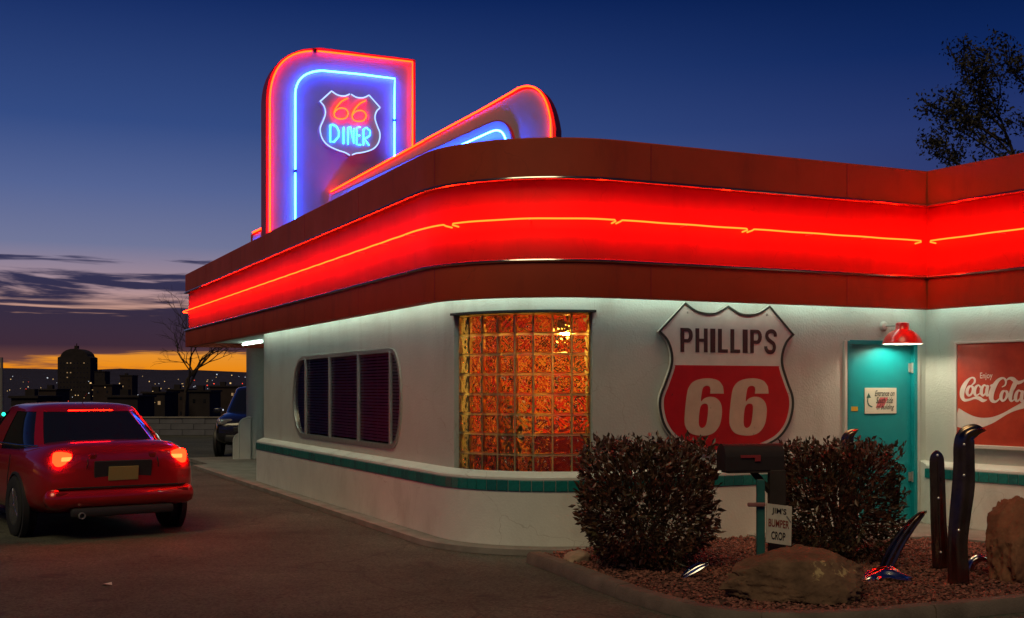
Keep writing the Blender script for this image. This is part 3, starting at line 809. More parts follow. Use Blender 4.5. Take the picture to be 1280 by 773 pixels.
# paper notice on the door
dn = thing('door_notice', 'small cream notice with script lettering and arrow on the teal door', 'notice', FF.at(dc, 1.3, 0))
u0, z1 = FF.px(1081, 485, -.02); u1, z0 = FF.px(1120.5, 517, -.02)
bb = MB(); bb.box(FF.at((u0+u1)/2, (z0+z1)/2, -.022), (u1-u0, .008, z1-z0), Rf, bevel=.002); bb.build('board', mat('notice_cream', (.70, .66, .52), .5), dn)
for k, (s, y0, y1, xa, xb) in enumerate((('Entrance on', .68, .90, .30, .93), ('South side', .40, .64, .34, .88), ('of building', .10, .36, .36, .92))):
    text_on('lettering', s, quad_map(FF, u0+(u1-u0)*xa, u0+(u1-u0)*xb, z0+(z1-z0)*y0, z0+(z1-z0)*y1, -.0175), M['black'], dn, offset=.01, shear=.45)
bb = MB(); bb.add(*ribbon(FF, [(1090.5, 509), (1086, 506.5), (1084.5, 501), (1085.5, 496)], [.012, .018, .016, .010], -.0172))
au, az_ = FF.px(1085.6, 493.5, -.0172); bb.add([FF.at(au-.03, az_-.04, -.0168), FF.at(au+.035, az_-.035, -.0168), FF.at(au+.002, az_+.02, -.0168)], [(0, 1, 2)])
bb.build('arrow', mat('notice_green', (.02, .10, .08), .5), dn, fix=False)
u2, z2 = FF.px(1092, 497, -.0178); u3, z3 = FF.px(1106, 510, -.0178)
bb = MB(); bb.add([FF.at(u2+.03, z3, -.0178), FF.at(u3-.02, z3, -.0178), FF.at(u3+.05, z2, -.0178), FF.at(u2+.09, z2, -.0178)], [(0, 1, 2, 3)]); bb.build('red_patch', mat('notice_red', (.55, .12, .13), .5), dn, fix=False)
u0, z1 = FF.px(1062.5, 508.5, -.02); u1, z0 = FF.px(1072.5, 514, -.02)
bb = MB(); bb.box(FF.at((u0+u1)/2, (z0+z1)/2, -.024), (u1-u0, .006, z1-z0), Rf, bevel=.001)
tag(bb.build('door_sticker', mat('sticker_yellow', (.62, .34, .03), .5)), 'small yellow sticker at the edge of the teal door', 'sticker')

# barn lamp over the door
lp0 = FF.px(1104, 408)
lz = FF.px(1128, 430, .28)[1]; lu = FF.px(1128, 420, .28)[0]
lampb = FF.at(lu, lz, .28)
lm = thing('wall_lamp', 'red enamel barn lamp on a short arm above the teal door', 'lamp', FF.at(lp0[0], lp0[1], 0))
bb = MB(); bb.lathe([(.215, 0), (.21, .02), (.185, .075), (.14, .125), (.085, .155), (.075, .165), (.072, .225), (.055, .235), (.001, .237)], lampb, n=28, caps=False); shd = bb.build('shade', M['lampred'], lm, smooth=True, angle=50)
bb = MB(); bb.lathe([(.001, .23), (.05, .228), (.062, .16), (.13, .118), (.178, .07), (.203, .018), (.205, -.004), (.218, -.004), (.2155, .004)], lampb, n=28, caps=False); bb.build('reflector', mat('lamp_enamel_white', (.8, .78, .72), .4), shd, smooth=True, angle=50)
bb = MB(); bb.lathe([(.001, .145), (.03, .135), (.045, .10), (.035, .055), (.001, .04)], lampb, n=14); bb.build('bulb', BULB, lm, smooth=True)
bb = MB(); bb.tube(catmull([FF.at(lp0[0], lp0[1], .0), FF.at(lp0[0]+.02, lp0[1], .14), FF.at((lp0[0]*.5+lu*.5), lz+.2, .26), FF.at(lu-.03, lz+.205, .28)], 6), .011, 8); bb.build('arm', M['steel'], lm, smooth=True)
bb = MB(); bb.lathe([(.001, .04), (.04, .035), (.055, .012), (.055, 0), (.001, 0)], FF.at(lp0[0], lp0[1], .002), NF, 16); bb.build('mount', M['white'], lm, smooth=True)

# ------------------------------------------------------------------ shield sign on the front wall
def mirror(P): return P + [(-x, y) for x, y in reversed(P)]
def shield_outline(k=8):
    """unit shield, width 1, y downwards"""
    H = [Vector((x, y, 0)) for x, y in ((0, .012), (.085, .062), (.16, .07), (.235, .052), (.31, 0.0))]
    top = catmull(H, 5)
    sidep = catmull([Vector((x, y, 0)) for x, y in ((.5, .215), (.445, .275), (.415, .36), (.415, .45), (.455, .575), (.492, .68), (.492, .78), (.455, .90), (.37, 1.00), (.22, 1.07), (.09, 1.105), (0, 1.155))], 5)
    P = [(p.x, p.y) for p in top] + [(p.x, p.y) for p in sidep]
    out = P[:-1] + [P[-1]] + [(-x, y) for x, y in reversed(P[1:-1])]
    return out
SO = shield_outline()
def inset(P, d):
    n = len(P); out = []
    A = sum(P[i][0]*P[(i+1) % n][1]-P[(i+1) % n][0]*P[i][1] for i in range(n))
    sg = 1 if A > 0 else -1
    for i in range(n):
        a, b_, c = Vector(P[i-1]), Vector(P[i]), Vector(P[(i+1) % n])
        e1 = (b_-a).normalized(); e2 = (c-b_).normalized()
        nn = Vector((-(e1.y+e2.y), e1.x+e2.x)); nn = nn.normalized() if nn.length > 1e-6 else Vector((-e1.y, e1.x))
        out.append((b_.x+nn.x*d*sg, b_.y+nn.y*d*sg))
    return out
sg_u0, _ = FF.px(823, 470, .05); sg_u1, _ = FF.px(993, 470, .05); sg_z1 = FF.px(908, 380, .05)[1]; sg_z0 = FF.px(918, 577, .05)[1]
SW = sg_u1-sg_u0; SC = (sg_u0+sg_u1)/2; SH = (sg_z1-sg_z0)/1.155
def sp(x, y, off): return FF.at(SC + x*SW, sg_z1 - y*SH, off)
shs = thing('shield_sign', 'large weathered red and cream shield sign reading PHILLIPS 66 on the white wall', 'sign', sp(0, .6, 0))
def plate(loops, fn, o0, o1, name, m, parent):
    v2, f2 = fill2d(loops); n = len(v2); v = [fn(x, y, o1) for x, y in v2] + [fn(x, y, o0) for x, y in v2]
    f = list(f2) + [tuple(reversed([i+n for i in t])) for t in f2]
    for lp in loops:
        k = len(v); L = len(lp); v += [fn(x, y, o1) for x, y in lp] + [fn(x, y, o0) for x, y in lp]
        for i in range(L): j = (i+1) % L; f.append((k+i, k+j, k+L+j, k+L+i))
    return mesh(name, v, f, m, parent, fix=False)
plate([SO], sp, .012, .045, 'panel', M['shieldwhite'], shs)
SI = inset(SO, .014)
plate([SO, SI], sp, .045, .056, 'rim', M['shieldrim'], shs)
S3 = inset(SO, .035)
red = [p for p in S3 if p[1] >= .452]; xl = max(p[0] for p in red if p[1] < .5)
plate([[(-xl-.003, .452), (xl+.003, .452)] + sorted([p for p in red if p[0] >= 0], key=lambda p: p[1]) + sorted([p for p in red if p[0] < 0], key=lambda p: -p[1])], sp, .0455, .0475, 'red_field', M['shieldred'], shs)
# lettering PHILLIPS, letter by letter
pu0, pz1 = FF.px(850.5, 410, .047); pu1, pz0 = FF.px(970.5, 442, .047)
lets = 'PHILLIPS'; wid = [1.0, 1.0, .42, .82, .82, .42, 1.0, 1.05]; gap = .22
tot = sum(wid) + gap*(len(lets)-1); x = 0
for ch, w_ in zip(lets, wid):
    ua = pu0 + (pu1-pu0)*x/tot; ub = pu0 + (pu1-pu0)*(x+w_)/tot; x += w_+gap
    # bold condensed letters built as strokes
    Z = lambda t: pz0 + (pz1-pz0)*t
    st_ = .030; fn = lambda xx, yy, o: FF.at(xx, yy, o)
    if ch in 'HIL':
        if ch == 'I': lp = [(ua, Z(0)), (ub, Z(0)), (ub, Z(1)), (ua, Z(1))]
        elif ch == 'L': lp = [(ua, Z(0)), (ub, Z(0)), (ub, Z(.14)), (ua+.048, Z(.14)), (ua+.048, Z(1)), (ua, Z(1))]
        else:
            k = .046; lp = [(ua, Z(0)), (ua+k, Z(0)), (ua+k, Z(.44)), (ub-k, Z(.44)), (ub-k, Z(0)), (ub, Z(0)), (ub, Z(1)), (ub-k, Z(1)), (ub-k, Z(.57)), (ua+k, Z(.57)), (ua+k, Z(1)), (ua, Z(1))]
        plate([lp], fn, .0472, .0492, 'lettering', M['lettering'], shs)
    elif ch == 'P':
        k = .046; Wd = ub-ua; rr = (pz1-pz0)*.30
        arc = [(ub-rr*.75+rr*.75*math.cos(t), Z(.70)+rr*math.sin(t)) for t in np.linspace(-HPI, HPI, 9)]
        arci = [(ub-k-(rr-.04)*.55+(rr-.04)*.55*math.cos(t), Z(.70)+(rr-.034)*math.sin(t)) for t in np.linspace(-HPI, HPI, 9)]
        out = [(ua, Z(0)), (ua+k, Z(0)), (ua+k, Z(.40))] + arc + [(ua, Z(1))]
        ins = [(ua+k, Z(.70)-(rr-.034))] + arci + [(ua+k, Z(.70)+(rr-.034))]
        plate([out, ins], fn, .0472, .0492, 'lettering', M['lettering'], shs)
    else:
        Wd = ub-ua; P_ = [(.93, .72), (.90, .86), (.72, .945), (.45, .945), (.22, .86), (.18, .72), (.30, .60), (.55, .50), (.78, .40), (.84, .24), (.72, .09), (.48, .055), (.25, .09), (.10, .20), (.08, .30)]
        S_ = catmull([Vector((ua+Wd*(.03+.94*a), Z(b_), 0)) for a, b_ in P_], 4); v = []; f = []
        for i, p in enumerate(S_):
            d = (S_[min(i+1, len(S_)-1)]-S_[max(0, i-1)]).normalized(); nn = Vector((-d.y, d.x, 0))*.021
            for sgn in (1, -1): v.append(FF.at(p.x+nn.x*sgn, p.y+nn.y*sgn, .0492))
            if i: f.append((2*i-2, 2*i-1, 2*i+1, 2*i))
        mesh('lettering', v, f, M['lettering'], shs, fix=False)
def digit6(cx, cy_, w, h):
    """slanted heavy 6 in photograph pixels -> plate loops in wall u,z"""
    sl = .20
    def T(x, y): return (cx + x*w + (-y)*sl*h*.5, cy_ + y*h)
    # outer outline, y from -0.5 (top) to 0.5 (bottom)
    out = [(.50, -.235), (.13, -.235), (.13, -.30), (.10, -.355), (.02, -.375), (-.07, -.35), (-.10, -.27), (-.10, -.10), (-.02, -.15), (.12, -.18), (.28, -.165), (.42, -.09), (.49, .03), (.50, .20), (.46, .34), (.34, .45), (.15, .50), (-.08, .50), (-.30, .46), (-.44, .36), (-.50, .20), (-.50, -.22), (-.45, -.37), (-.32, -.46), (-.10, -.50), (.14, -.50), (.34, -.455), (.46, -.36)]
    inn = [(0.0, -.06), (.09, -.04), (.12, .05), (.12, .22), (.09, .33), (0.0, .37), (-.08, .33), (-.11, .22), (-.11, .05), (-.08, -.03)]
    so = [Vector((*T(*p), 0)) for p in out]; si = [Vector((*T(*p), 0)) for p in inn]
    so = [so[0], so[1]] + catmull(so[2:], 3); si = catmull(si, 3, closed=True)
    return [[FF.px(p.x, p.y, .048) for p in so], [FF.px(p.x, p.y, .048) for p in si]]
for cx_ in (880, 936):
    plate(digit6(cx_, 509, 46, 71), lambda x, y, o: FF.at(x, y, o), .0476, .0500, 'numeral', M['shieldcream'], shs)
for (x, y) in ((.30, .05), (-.30, .05), (0, 1.10)):
    bb = MB(); bb.lathe([(.001, .006), (.012, .004), (.014, 0)], sp(x*.97, y+.02, .046), NF, 8); bb.build('bolt', M['steel'], shs)

# ------------------------------------------------------------------ cola sign on the wing wall
cs_u0, cs_z1 = FW.px(1196, 430.5, .03); cs_u1 = cs_u0 + 2.15; cs_z0 = FW.px(1240, 557, .03)[1]
cs = thing('cola_sign', 'red billboard panel reading Enjoy Coca-Cola with white wave on the wing wall', 'sign', FW.at(cs_u0, 1.2, 0))
bb = MB(); bb.box(FW.at((cs_u0+cs_u1)/2, (cs_z0+cs_z1)/2, .014), (cs_u1-cs_u0, .024, cs_z1-cs_z0), Rw, bevel=.003); bb.build('panel', M['colared'], cs)
bb = MB()
bb.box(FW.at((cs_u0+cs_u1)/2, cs_z1+.012, .02), (cs_u1-cs_u0+.06, .04, .024), Rw, bevel=.004); bb.box(FW.at((cs_u0+cs_u1)/2, cs_z0-.02, .035), (cs_u1-cs_u0+.06, .07, .04), Rw, bevel=.006)
bb.box(FW.at(cs_u0-.013, (cs_z0+cs_z1)/2, .02), (.026, .04, cs_z1-cs_z0), Rw, bevel=.004); bb.build('trim', M['white'], cs)
cq = lambda x, y: (1180 + x/5.15, 420 + y/5.15)      # sketch units over the sign
eu0, ez0 = FW.px(*cq(232, 274), .03); eu1, ez1 = FW.px(*cq(312, 236), .03)
text_on('lettering', 'Enjoy', quad_map(FW, eu0, eu1, ez0-.02, ez1, .027), M['colawhite'], cs, offset=.004)
strokes = [
    # C with long swash
    ([(172,322),(196,300),(196,276),(176,270),(146,296),(122,340),(116,384),(130,412),(160,412),(196,400),(226,402),(250,416),(278,412)], [.006,.03,.03,.02,.05,.075,.07,.045,.03,.03,.05,.045,.006]),
    # o
    ([(176,322),(158,332),(148,362),(158,384),(176,374),(188,344),(178,322),(192,330)], [.02,.04,.05,.03,.03,.045,.02,.012]),
    # c
    ([(236,332),(222,318),(204,332),(196,362),(206,384),(226,374),(240,356)], [.03,.02,.04,.05,.03,.018,.012]),
    # a
    ([(276,326),(258,318),(244,338),(240,366),(250,384),(266,370),(280,330)], [.02,.025,.045,.05,.03,.02,.02]),
    ([(284,318),(276,350),(276,380),(290,378),(302,360)], [.04,.05,.045,.02,.008]),
    # hyphen
    ([(298,324),(316,316)], [.03,.03]),
    # second C with loop
    ([(372,330),(394,316),(398,288),(380,272),(350,286),(322,326),(304,376),(308,412),(330,424),(354,408),(368,384),(372,356)], [.01,.02,.03,.025,.045,.07,.08,.06,.03,.02,.02,.01]),
    # swash of second C over the l
    ([(398,290),(420,274),(446,280),(470,300),(500,296),(530,276)], [.012,.03,.055,.05,.035,.01]),
    # o
    ([(392,354),(376,362),(366,394),(376,418),(394,408),(408,376),(398,354),(414,360)], [.02,.04,.05,.03,.03,.045,.02,.012]),
    # l
    ([(418,390),(444,356),(466,312),(472,290),(456,300),(438,346),(426,396),(434,420),(452,410)], [.008,.015,.02,.02,.04,.055,.055,.03,.01]),
    # a
    ([(498,360),(480,352),(466,372),(460,402),(470,420),(488,406),(502,366)], [.02,.025,.045,.05,.03,.02,.02]),
    ([(508,352),(500,386),(500,418),(514,416),(530,396)], [.04,.05,.045,.02,.008]),
]
for i, (P_, W_) in enumerate(strokes):
    v, f = ribbon(FW, [cq(*p) for p in P_], [w*.82 for w in W_], .0275 + i*.0005)
    mesh('lettering', v, f, M['colawhite'], cs, fix=False)
wv = [((78,522),.50),((120,540),.44),((180,556),.34),((240,558),.25),((300,546),.17),((352,524),.11),((400,498),.08),((450,472),.10),((515,446),.16),((600,420),.24),((700,400),.30),((780,392),.34)]
v, f = ribbon(FW, [cq(*p) for p, _ in wv], [w*.42 for _, w in wv], .0272); 
v = [p for p in v]
mesh('wave_stripe', v, f, M['colawhite'], cs, fix=False)

# ------------------------------------------------------------------ roof sign
PY = 20.8; PX0 = at(332, 487, PY).x
FP = Frame(Vector((PX0, PY, 0)), D2, NF)
sgn_ = thing('roof_sign', 'tall rounded neon roof sign with 66 DINER shield and slanted red fin', 'neon sign', FP.at(1.2, 3.86, -.2))
pp = lambda x, y: FP.px(x, y)
def corner_arc(p0, pc, p1, n=10):
    a, c, b_ = Vector(p0), Vector(pc), Vector(p1); return [tuple((a*(1-t)**2 + c*2*t*(1-t) + b_*t*t)) for t in np.linspace(0, 1, n)]
py_out = [pp(332, 330)] + corner_arc(pp(332, 125), pp(334, 60), pp(400, 60), 12) + [pp(519, 75)] + [pp(519, 330)]
zb = 3.84
py_out = [(u, max(z, zb)) for u, z in py_out]; py_out[0] = (0, zb); py_out[-1] = (py_out[-2][0], zb)
TH = .34
fnP = lambda u, z, o: FP.at(u, z, o)
plate([py_out], fnP, -TH, 0, 'pylon', M['signrim'], sgn_)
py_in = inset(py_out, .045)
py_in = [(u, max(z, zb+.005)) for u, z in py_in]
plate([py_in], fnP, .001, .012, 'pylon_face', M['signface'], sgn_)
plate([inset(py_out, .002), py_in], fnP, .001, .02, 'pylon_rim', M['signrim'], sgn_)
def neon(pts, r, m, name='neon_tube', parent=None, clips=0):
    bb = MB(); bb.tube(pts, r, 8); o = bb.build(name, m, parent or sgn_, smooth=True); return o
def on(frame, x, y, off): return frame.at(*frame.px(x, y, off), off)
o_ = .055
path = [on(FP, 337.5, 320, o_), on(FP, 337.5, 128, o_)] + [FP.at(*p, o_) for p in corner_arc(FP.px(337.5, 122, o_), FP.px(340, 65, o_), FP.px(390, 64, o_), 12)]
neon(path, .015, NEON_R2)
neon([on(FP, 397, 64, o_), on(FP, 440, 68.5, o_), on(FP, 515.5, 77.5, o_), on(FP, 515.5, 120, o_), on(FP, 515.5, 184, o_)], .015, NEON_R2)
o_ = .085
path = [on(FP, 369, 300, o_), on(FP, 369, 216, o_)]
neon(path, .016, NEON_B)
path = [on(FP, 369, 212, o_), on(FP, 369, 130, o_)] + [FP.at(*p, o_) for p in corner_arc(FP.px(369, 118, o_), FP.px(370, 90, o_), FP.px(402, 88.5, o_), 10)]
neon(path, .016, NEON_B)
neon([on(FP, 403, 88.5, o_), on(FP, 450, 93, o_), on(FP, 493.5, 98.5, o_), on(FP, 493, 125, o_), on(FP, 493, 149, o_)], .016, NEON_B)
neon([on(FP, 493, 152, o_), on(FP, 493, 196, o_)], .016, NEON_B)
# conduit boxes at tube ends
for (x, y) in ((369, 214), (493, 150.5), (394, 64)):
    bb = MB(); bb.box(on(FP, x, y, .03), (.05, .05, .05), Rf, bevel=.006); bb.build('tube_holder', M['black'], sgn_)
# the shield
cu0 = FP.px(399, 150, .13)[0]; cu1 = FP.px(475.5, 150, .13)[0]; cz1 = FP.px(437, 116, .13)[1]; cz0 = FP.px(437, 195.5, .13)[1]
SW2 = cu1-cu0; SC2 = (cu0+cu1)/2; SH2 = (cz1-cz0)/1.155
sp2 = lambda x, y, o: FP.at(SC2+x*SW2, cz1-y*SH2, o)
plate([SO], sp2, .012, .12, 'shield_box', M['signwhite'], sgn_)
so_t = [Vector(sp2(x*.985, .01+y*.985, .15)) for x, y in SO]
k = len(so_t)
neon(so_t[1:k//2-1], .011, NEON_W); neon(so_t[k//2+1:] , .011, NEON_W)
def six(cx, cy_, w, h):
    P_ = [(.42, -.50), (.05, -.36), (-.28, -.08), (-.44, .20), (-.36, .42), (-.05, .50), (.30, .44), (.44, .22), (.30, .03), (0, -.03), (-.28, .06), (-.42, .20)]
    return [on(FP, cx+x*w, cy_+y*h, .15) for x, y in P_]
neon(catmull(six(426.5, 136, 20, 26), 5), .012, NEON_O); neon(catmull(six(449, 139, 20, 26), 5), .012, NEON_O)
def word(P_): neon([on(FP, x, y, .15) for x, y in P_], .012, NEON_C)
def T3(x, y): return (380 + x*120/773, 90 + y*120/773)
for P_ in ([(212,430),(212,565),(245,562),(280,520),(282,480),(262,440),(232,425),(212,430)],
           [(320,445),(318,580)],
           [(355,582),(355,450),(372,440),(402,575),(402,455)],
           [(455,445),(425,450),(425,585),(458,588)], [(425,512),(450,512)],
           [(478,590),(480,460),(505,450),(532,475),(532,510),(508,530),(482,532),(524,592)]):
    word([T3(*p) for p in P_])
# the slanted fin piercing the pylon
fa = R_(20); FD = Vector((math.cos(fa), -math.sin(fa), 0)); FN = Vector((-math.sin(fa), -math.cos(fa), 0))
PF = on(FP, 412, 240, .015); FFN = Frame(Vector((PF.x, PF.y, 0)), FD, FN)
fp = lambda x, y, o=0.0: FFN.px(x, y, o)
fin_out = [fp(313.5, 293.5)] + [fp(640, 115.5)] + corner_arc(fp(652, 109.5), fp(686, 98), fp(695, 160), 12)
fin_out = fin_out + [(fin_out[-1][0], zb), (fin_out[0][0], zb)]
fin_out[-3] = (fin_out[-3][0], fin_out[-3][1])
fnF = lambda u, z, o: FFN.at(u, z, o)
plate([fin_out], fnF, -.30, 0, 'fin', M['signrim'], sgn_)
fin_in = [(u, max(z, zb+.004)) for u, z in inset(fin_out, .05)]
plate([fin_in], fnF, .001, .010, 'fin_face', M['signface'], sgn_)
o_ = .05
o_ = .032
ln = [on(FFN, 413, 240, o_), on(FFN, 480, 203.5, o_), on(FFN, 530, 176, o_)]
neon(ln, .0145, NEON_R2)
ln = [on(FFN, 531, 175, o_), on(FFN, 600, 138, o_), on(FFN, 640, 115, o_)] + [FFN.at(*p, o_) for p in corner_arc(FFN.px(648, 110, o_), FFN.px(680, 98, o_), FFN.px(688, 150, o_), 12)] + [on(FFN, 688.5, 200, o_)]
neon(ln, .0145, NEON_R2)
neon([on(FFN, 316, 291, o_), on(FFN, 335, 282, o_)], .0145, NEON_R2)
neon([on(FFN, 318, 302, o_), on(FFN, 335, 300, o_)], .0145, NEON_B)
# smaller stepped fin in front
st_out = [fp(420, 246)] + [fp(612, 157)] + corner_arc(fp(620, 154), fp(642, 147), fp(645, 180), 8)
st_out = st_out + [(st_out[-1][0], zb), (st_out[0][0], zb)]
plate([st_out], fnF, .011, .16, 'fin_step', M['signrim'], sgn_)
plate([[(u, max(z, zb+.004)) for u, z in inset(st_out, .02)]], fnF, .161, .17, 'fin_step_face', M['signface'], sgn_)
o2 = .29
neon([on(FFN, 432, 252, o2), on(FFN, 500, 217, o2), on(FFN, 550, 193, o2), on(FFN, 590, 175.5, o2), on(FFN, 612, 165.5, o2)] + [FFN.at(*p, o2) for p in corner_arc(FFN.px(616, 164, o2), FFN.px(630, 159, o2), FFN.px(633, 180, o2), 8)] + [on(FFN, 634, 195, o2)], .015, NEON_B2)

# ------------------------------------------------------------------ entrance: column with stepped fins
cpos = gp(322, 577); 
col = thing('porch_column', 'round cream porch column with stepped rounded fins at its foot', 'column', cpos)
bb = MB(); bb.lathe([(.245, 0), (.245, 2.57), (.001, 2.57)], cpos, n=28); bb.build('shaft', M['stucco'], col, smooth=True, angle=50)
def stepfin(dx, w, h, t, name='fin'):
    r = w*.75; P_ = [(w/2, 0), (w/2, h)] + [(-w/2 + r - r*math.sin(a), h - r + r*math.cos(a)) for a in np.linspace(0, HPI, 8)] + [(-w/2, 0)]
    fnc = lambda x, z, o: cpos + Vector((dx + x, -.12 + o, z))
    plate([P_], fnc, -t/2, t/2, name, M['white'], col)
    # raised rim along the outer edge
    bb = MB(); bb.tube([fnc(x, z, -t/2-.004) for x, z in P_[1:]], .016, 6); bb.build('fin_rim', M['soffit'], col, smooth=True)
for (dx, w, h, t) in ((-.22, .26, .98, .34), (-.37, .22, .63, .24)): stepfin(dx, w, h, t)
bb = MB(); bb.lathe([(.30, 0), (.30, .06), (.26, .08), (.001, .08)], cpos, n=28); bb.build('base', M['conc'], col, smooth=True)
# entrance door in the recessed wall, with chrome pull bars
ed = thing('entrance_door', 'glazed entrance door with chrome pull bars in the porch recess', 'door', ER.at(2.2, 0, 0))
bb = MB()
for u in (1.2, 2.2, 3.2): bb.box(ER.at(u, 1.12, .02), (.07, .06, 2.1), Rl, bevel=.006)
bb.box(ER.at(2.2, 2.2, .02), (2.07, .06, .08), Rl, bevel=.006); bb.build('frame', M['steel'], ed)
mesh('pane', [ER.at(1.2, .1, .015), ER.at(3.2, .1, .015), ER.at(3.2, 2.2, .015), ER.at(1.2, 2.2, .015)], [(0, 1, 2, 3)], M['carglass'], ed, fix=False)
for u in (2.08, 2.32):
    bb = MB(); bb.tube([ER.at(u, .7, .04), ER.at(u, .75, .10), ER.at(u, 1.5, .10), ER.at(u, 1.55, .04)], .014, 8); bb.build('handle', M['chrome'], ed, smooth=True)

# ------------------------------------------------------------------ pavements, curb, gravel bed
stW = stations(u_left=LC-.6, front_to=FF.px(760, 600)[0])
v, f = sweep([(.0, .003), (.34, .003), (.34, .062), (.0, .07)], stW); o = struct(mesh('pavement', v, f, M['conc'], smooth=True, angle=20))
pv = [C0 + D1*(LW+.02) + NL*.0, C0 + D1*(LC+2) + NL*.0, C0 + D1*(LC+2) + D2*1.6, C0 + D1*(LW+.02) + D2*1.6]
bb = MB(); bb.add([p + UZ*.066 for p in pv] + [p + UZ*.001 for p in pv], [(0, 1, 2, 3), (0, 1, 5, 4), (1, 2, 6, 5), (2, 3, 7, 6), (3, 0, 4, 7)])
struct(bb.build('entrance_pavement', M['conc']))
# walk to the door
wk = [FF.at(FF.px(925, 600)[0], .09, 0), FF.at(LF+.0, .09, 0), FW.at(2.6, .09, 0), FW.at(2.6, .09, .75), FF.at(LF-.9, .09, 1.05), FF.at(FF.px(925, 600)[0], .09, .9)]
bb = MB(); bb.add(wk + [p - UZ*.085 for p in wk], [(0, 1, 2, 3, 4, 5)] + [(i, (i+1) % 6, 6+(i+1) % 6, 6+i) for i in range(6)])
struct(bb.build('door_walk', M['conc'], fix=False))
cpx = [(668, 690), (700, 701), (745, 718), (800, 737), (862, 753), (930, 762.5), (1000, 765), (1080, 763), (1160, 756), (1280, 745), (1420, 733)]
cl = catmull([gp(x, y, .1) for x, y in cpx], 6)
def curb_sweep(pts, prof):
    v = []; f = []; n = len(prof)
    for i, (p, nn) in enumerate(pts):
        for (o, z) in prof: v.append(Vector((p.x, p.y, 0)) + nn*o + UZ*z)
        if i:
            for k in range(n): f.append((n*i-n+k, n*i-n+(k+1) % n, n*i+(k+1) % n, n*i+k))
    f += [tuple(range(n)), tuple(range(n*(len(pts)-1), n*len(pts)))]
    return v, f
cn = []
for i, p in enumerate(cl):
    d = (cl[min(i+1, len(cl)-1)]-cl[max(0, i-1)]); d.z = 0; d.normalize(); cn.append((p, Vector((d.y, -d.x, 0))))
v, f = curb_sweep(cn, [(.07, 0), (.065, .088), (-.06, .088), (-.06, 0)])
curb = struct(mesh('curb', v, f, M['curb'], smooth=True, angle=40))
for i0 in range(0, len(cn)-1, 8):
    seg = cn[i0:i0+9]
    if len(seg) < 3: break
    e0 = seg[0][0].lerp(seg[1][0], .018); e1 = seg[-1][0].lerp(seg[-2][0], .018); jz = random.uniform(-.004, .004); jo = random.uniform(-.005, .005)
    seg = [(e0, seg[0][1])] + seg[1:-1] + [(e1, seg[-1][1])]
    v, f = curb_sweep(seg, [(.085+jo, .002), (.077+jo, .08+jz), (.055+jo, .105+jz), (-.05+jo, .105+jz), (-.068, .09+jz), (-.07, .002)])
    mesh('curb_stone', v, f, M['curb'], curb, smooth=True, angle=40)
bed = [Vector((p.x, p.y, 0)) for p in cl] + [FW.at(3.2, 0, .7), FF.at(LF-.9, 0, 1.0), FF.at(FF.px(925, 600)[0], 0, .9), FF.at(FF.px(925, 600)[0], 0, .1), FF.at(RAD*.9, 0, .12)]
v2, f2 = fill2d([[(p.x, p.y) for p in bed]])
struct(mesh('gravel_bed', [(x, y, .06) for x, y in v2], f2, mat('gravel_base', (.10, .045, .032), .9, var=.5, vscale=30, bump=.8, bscale=60), fix=False))
def inpoly(x, y, P):
    c = False; n = len(P); j = n-1
    for i in range(n):
        if (P[i].y > y) != (P[j].y > y) and x < (P[j].x-P[i].x)*(y-P[i].y)/(P[j].y-P[i].y)+P[i].x: c = not c
        j = i
    return c
def scatter_gravel(n=17000):
    rng = np.random.default_rng(3); oct_ = np.array([(1,0,0),(-1,0,0),(0,1,0),(0,-1,0),(0,0,1),(0,0,-1)], float)
    of = np.array([(0,2,4),(2,1,4),(1,3,4),(3,0,4),(2,0,5),(1,2,5),(3,1,5),(0,3,5)])
    xs = [p.x for p in bed]; ys = [p.y for p in bed]; V = []; Fc = []; k = 0
    while k < n:
        x = rng.uniform(min(xs), min(max(xs), 5.6)); y = rng.uniform(min(ys), max(ys))
        if not inpoly(x, y, bed): continue
        s = rng.uniform(.010, .024)*np.array([1, rng.uniform(.6, 1), rng.uniform(.45, .8)])
        a = rng.uniform(0, 6.28); c_, s_ = math.cos(a), math.sin(a)
        p = oct_*s*(1+rng.uniform(-.25, .25, (6, 1))); t = rng.uniform(-.5, .5)
        p = p @ np.array([[1,0,0],[0,math.cos(t),-math.sin(t)],[0,math.sin(t),math.cos(t)]]) @ np.array([[c_,-s_,0],[s_,c_,0],[0,0,1]])
        V.append(p + np.array((x, y, .064 + rng.uniform(-.004, .012)))); Fc.append(of + 6*k); k += 1
    V = np.concatenate(V); Fc = np.concatenate(Fc)
    me = bpy.data.meshes.new('gravel'); me.from_pydata(V.tolist(), [], Fc.tolist()); me.materials.append(M['gravel'])
    tag(link('gravel', me), 'reddish brown gravel covering the planting bed', 'gravel', kind='stuff')
scatter_gravel()

lp_ = gp(133, 732, 0)
me_ = mesh('paper_scrap', [lp_ + Vector(p) for p in ((-.045, 0, .004), (-.01, -.03, .018), (.05, -.01, .006), (.03, .04, .022), (-.02, .045, .01))], [(0, 1, 3), (1, 2, 3), (0, 3, 4)], mat('paper', (.6, .58, .5), .8), fix=False)
tag(me_, 'small crumpled white paper scrap lying on the asphalt', 'litter')
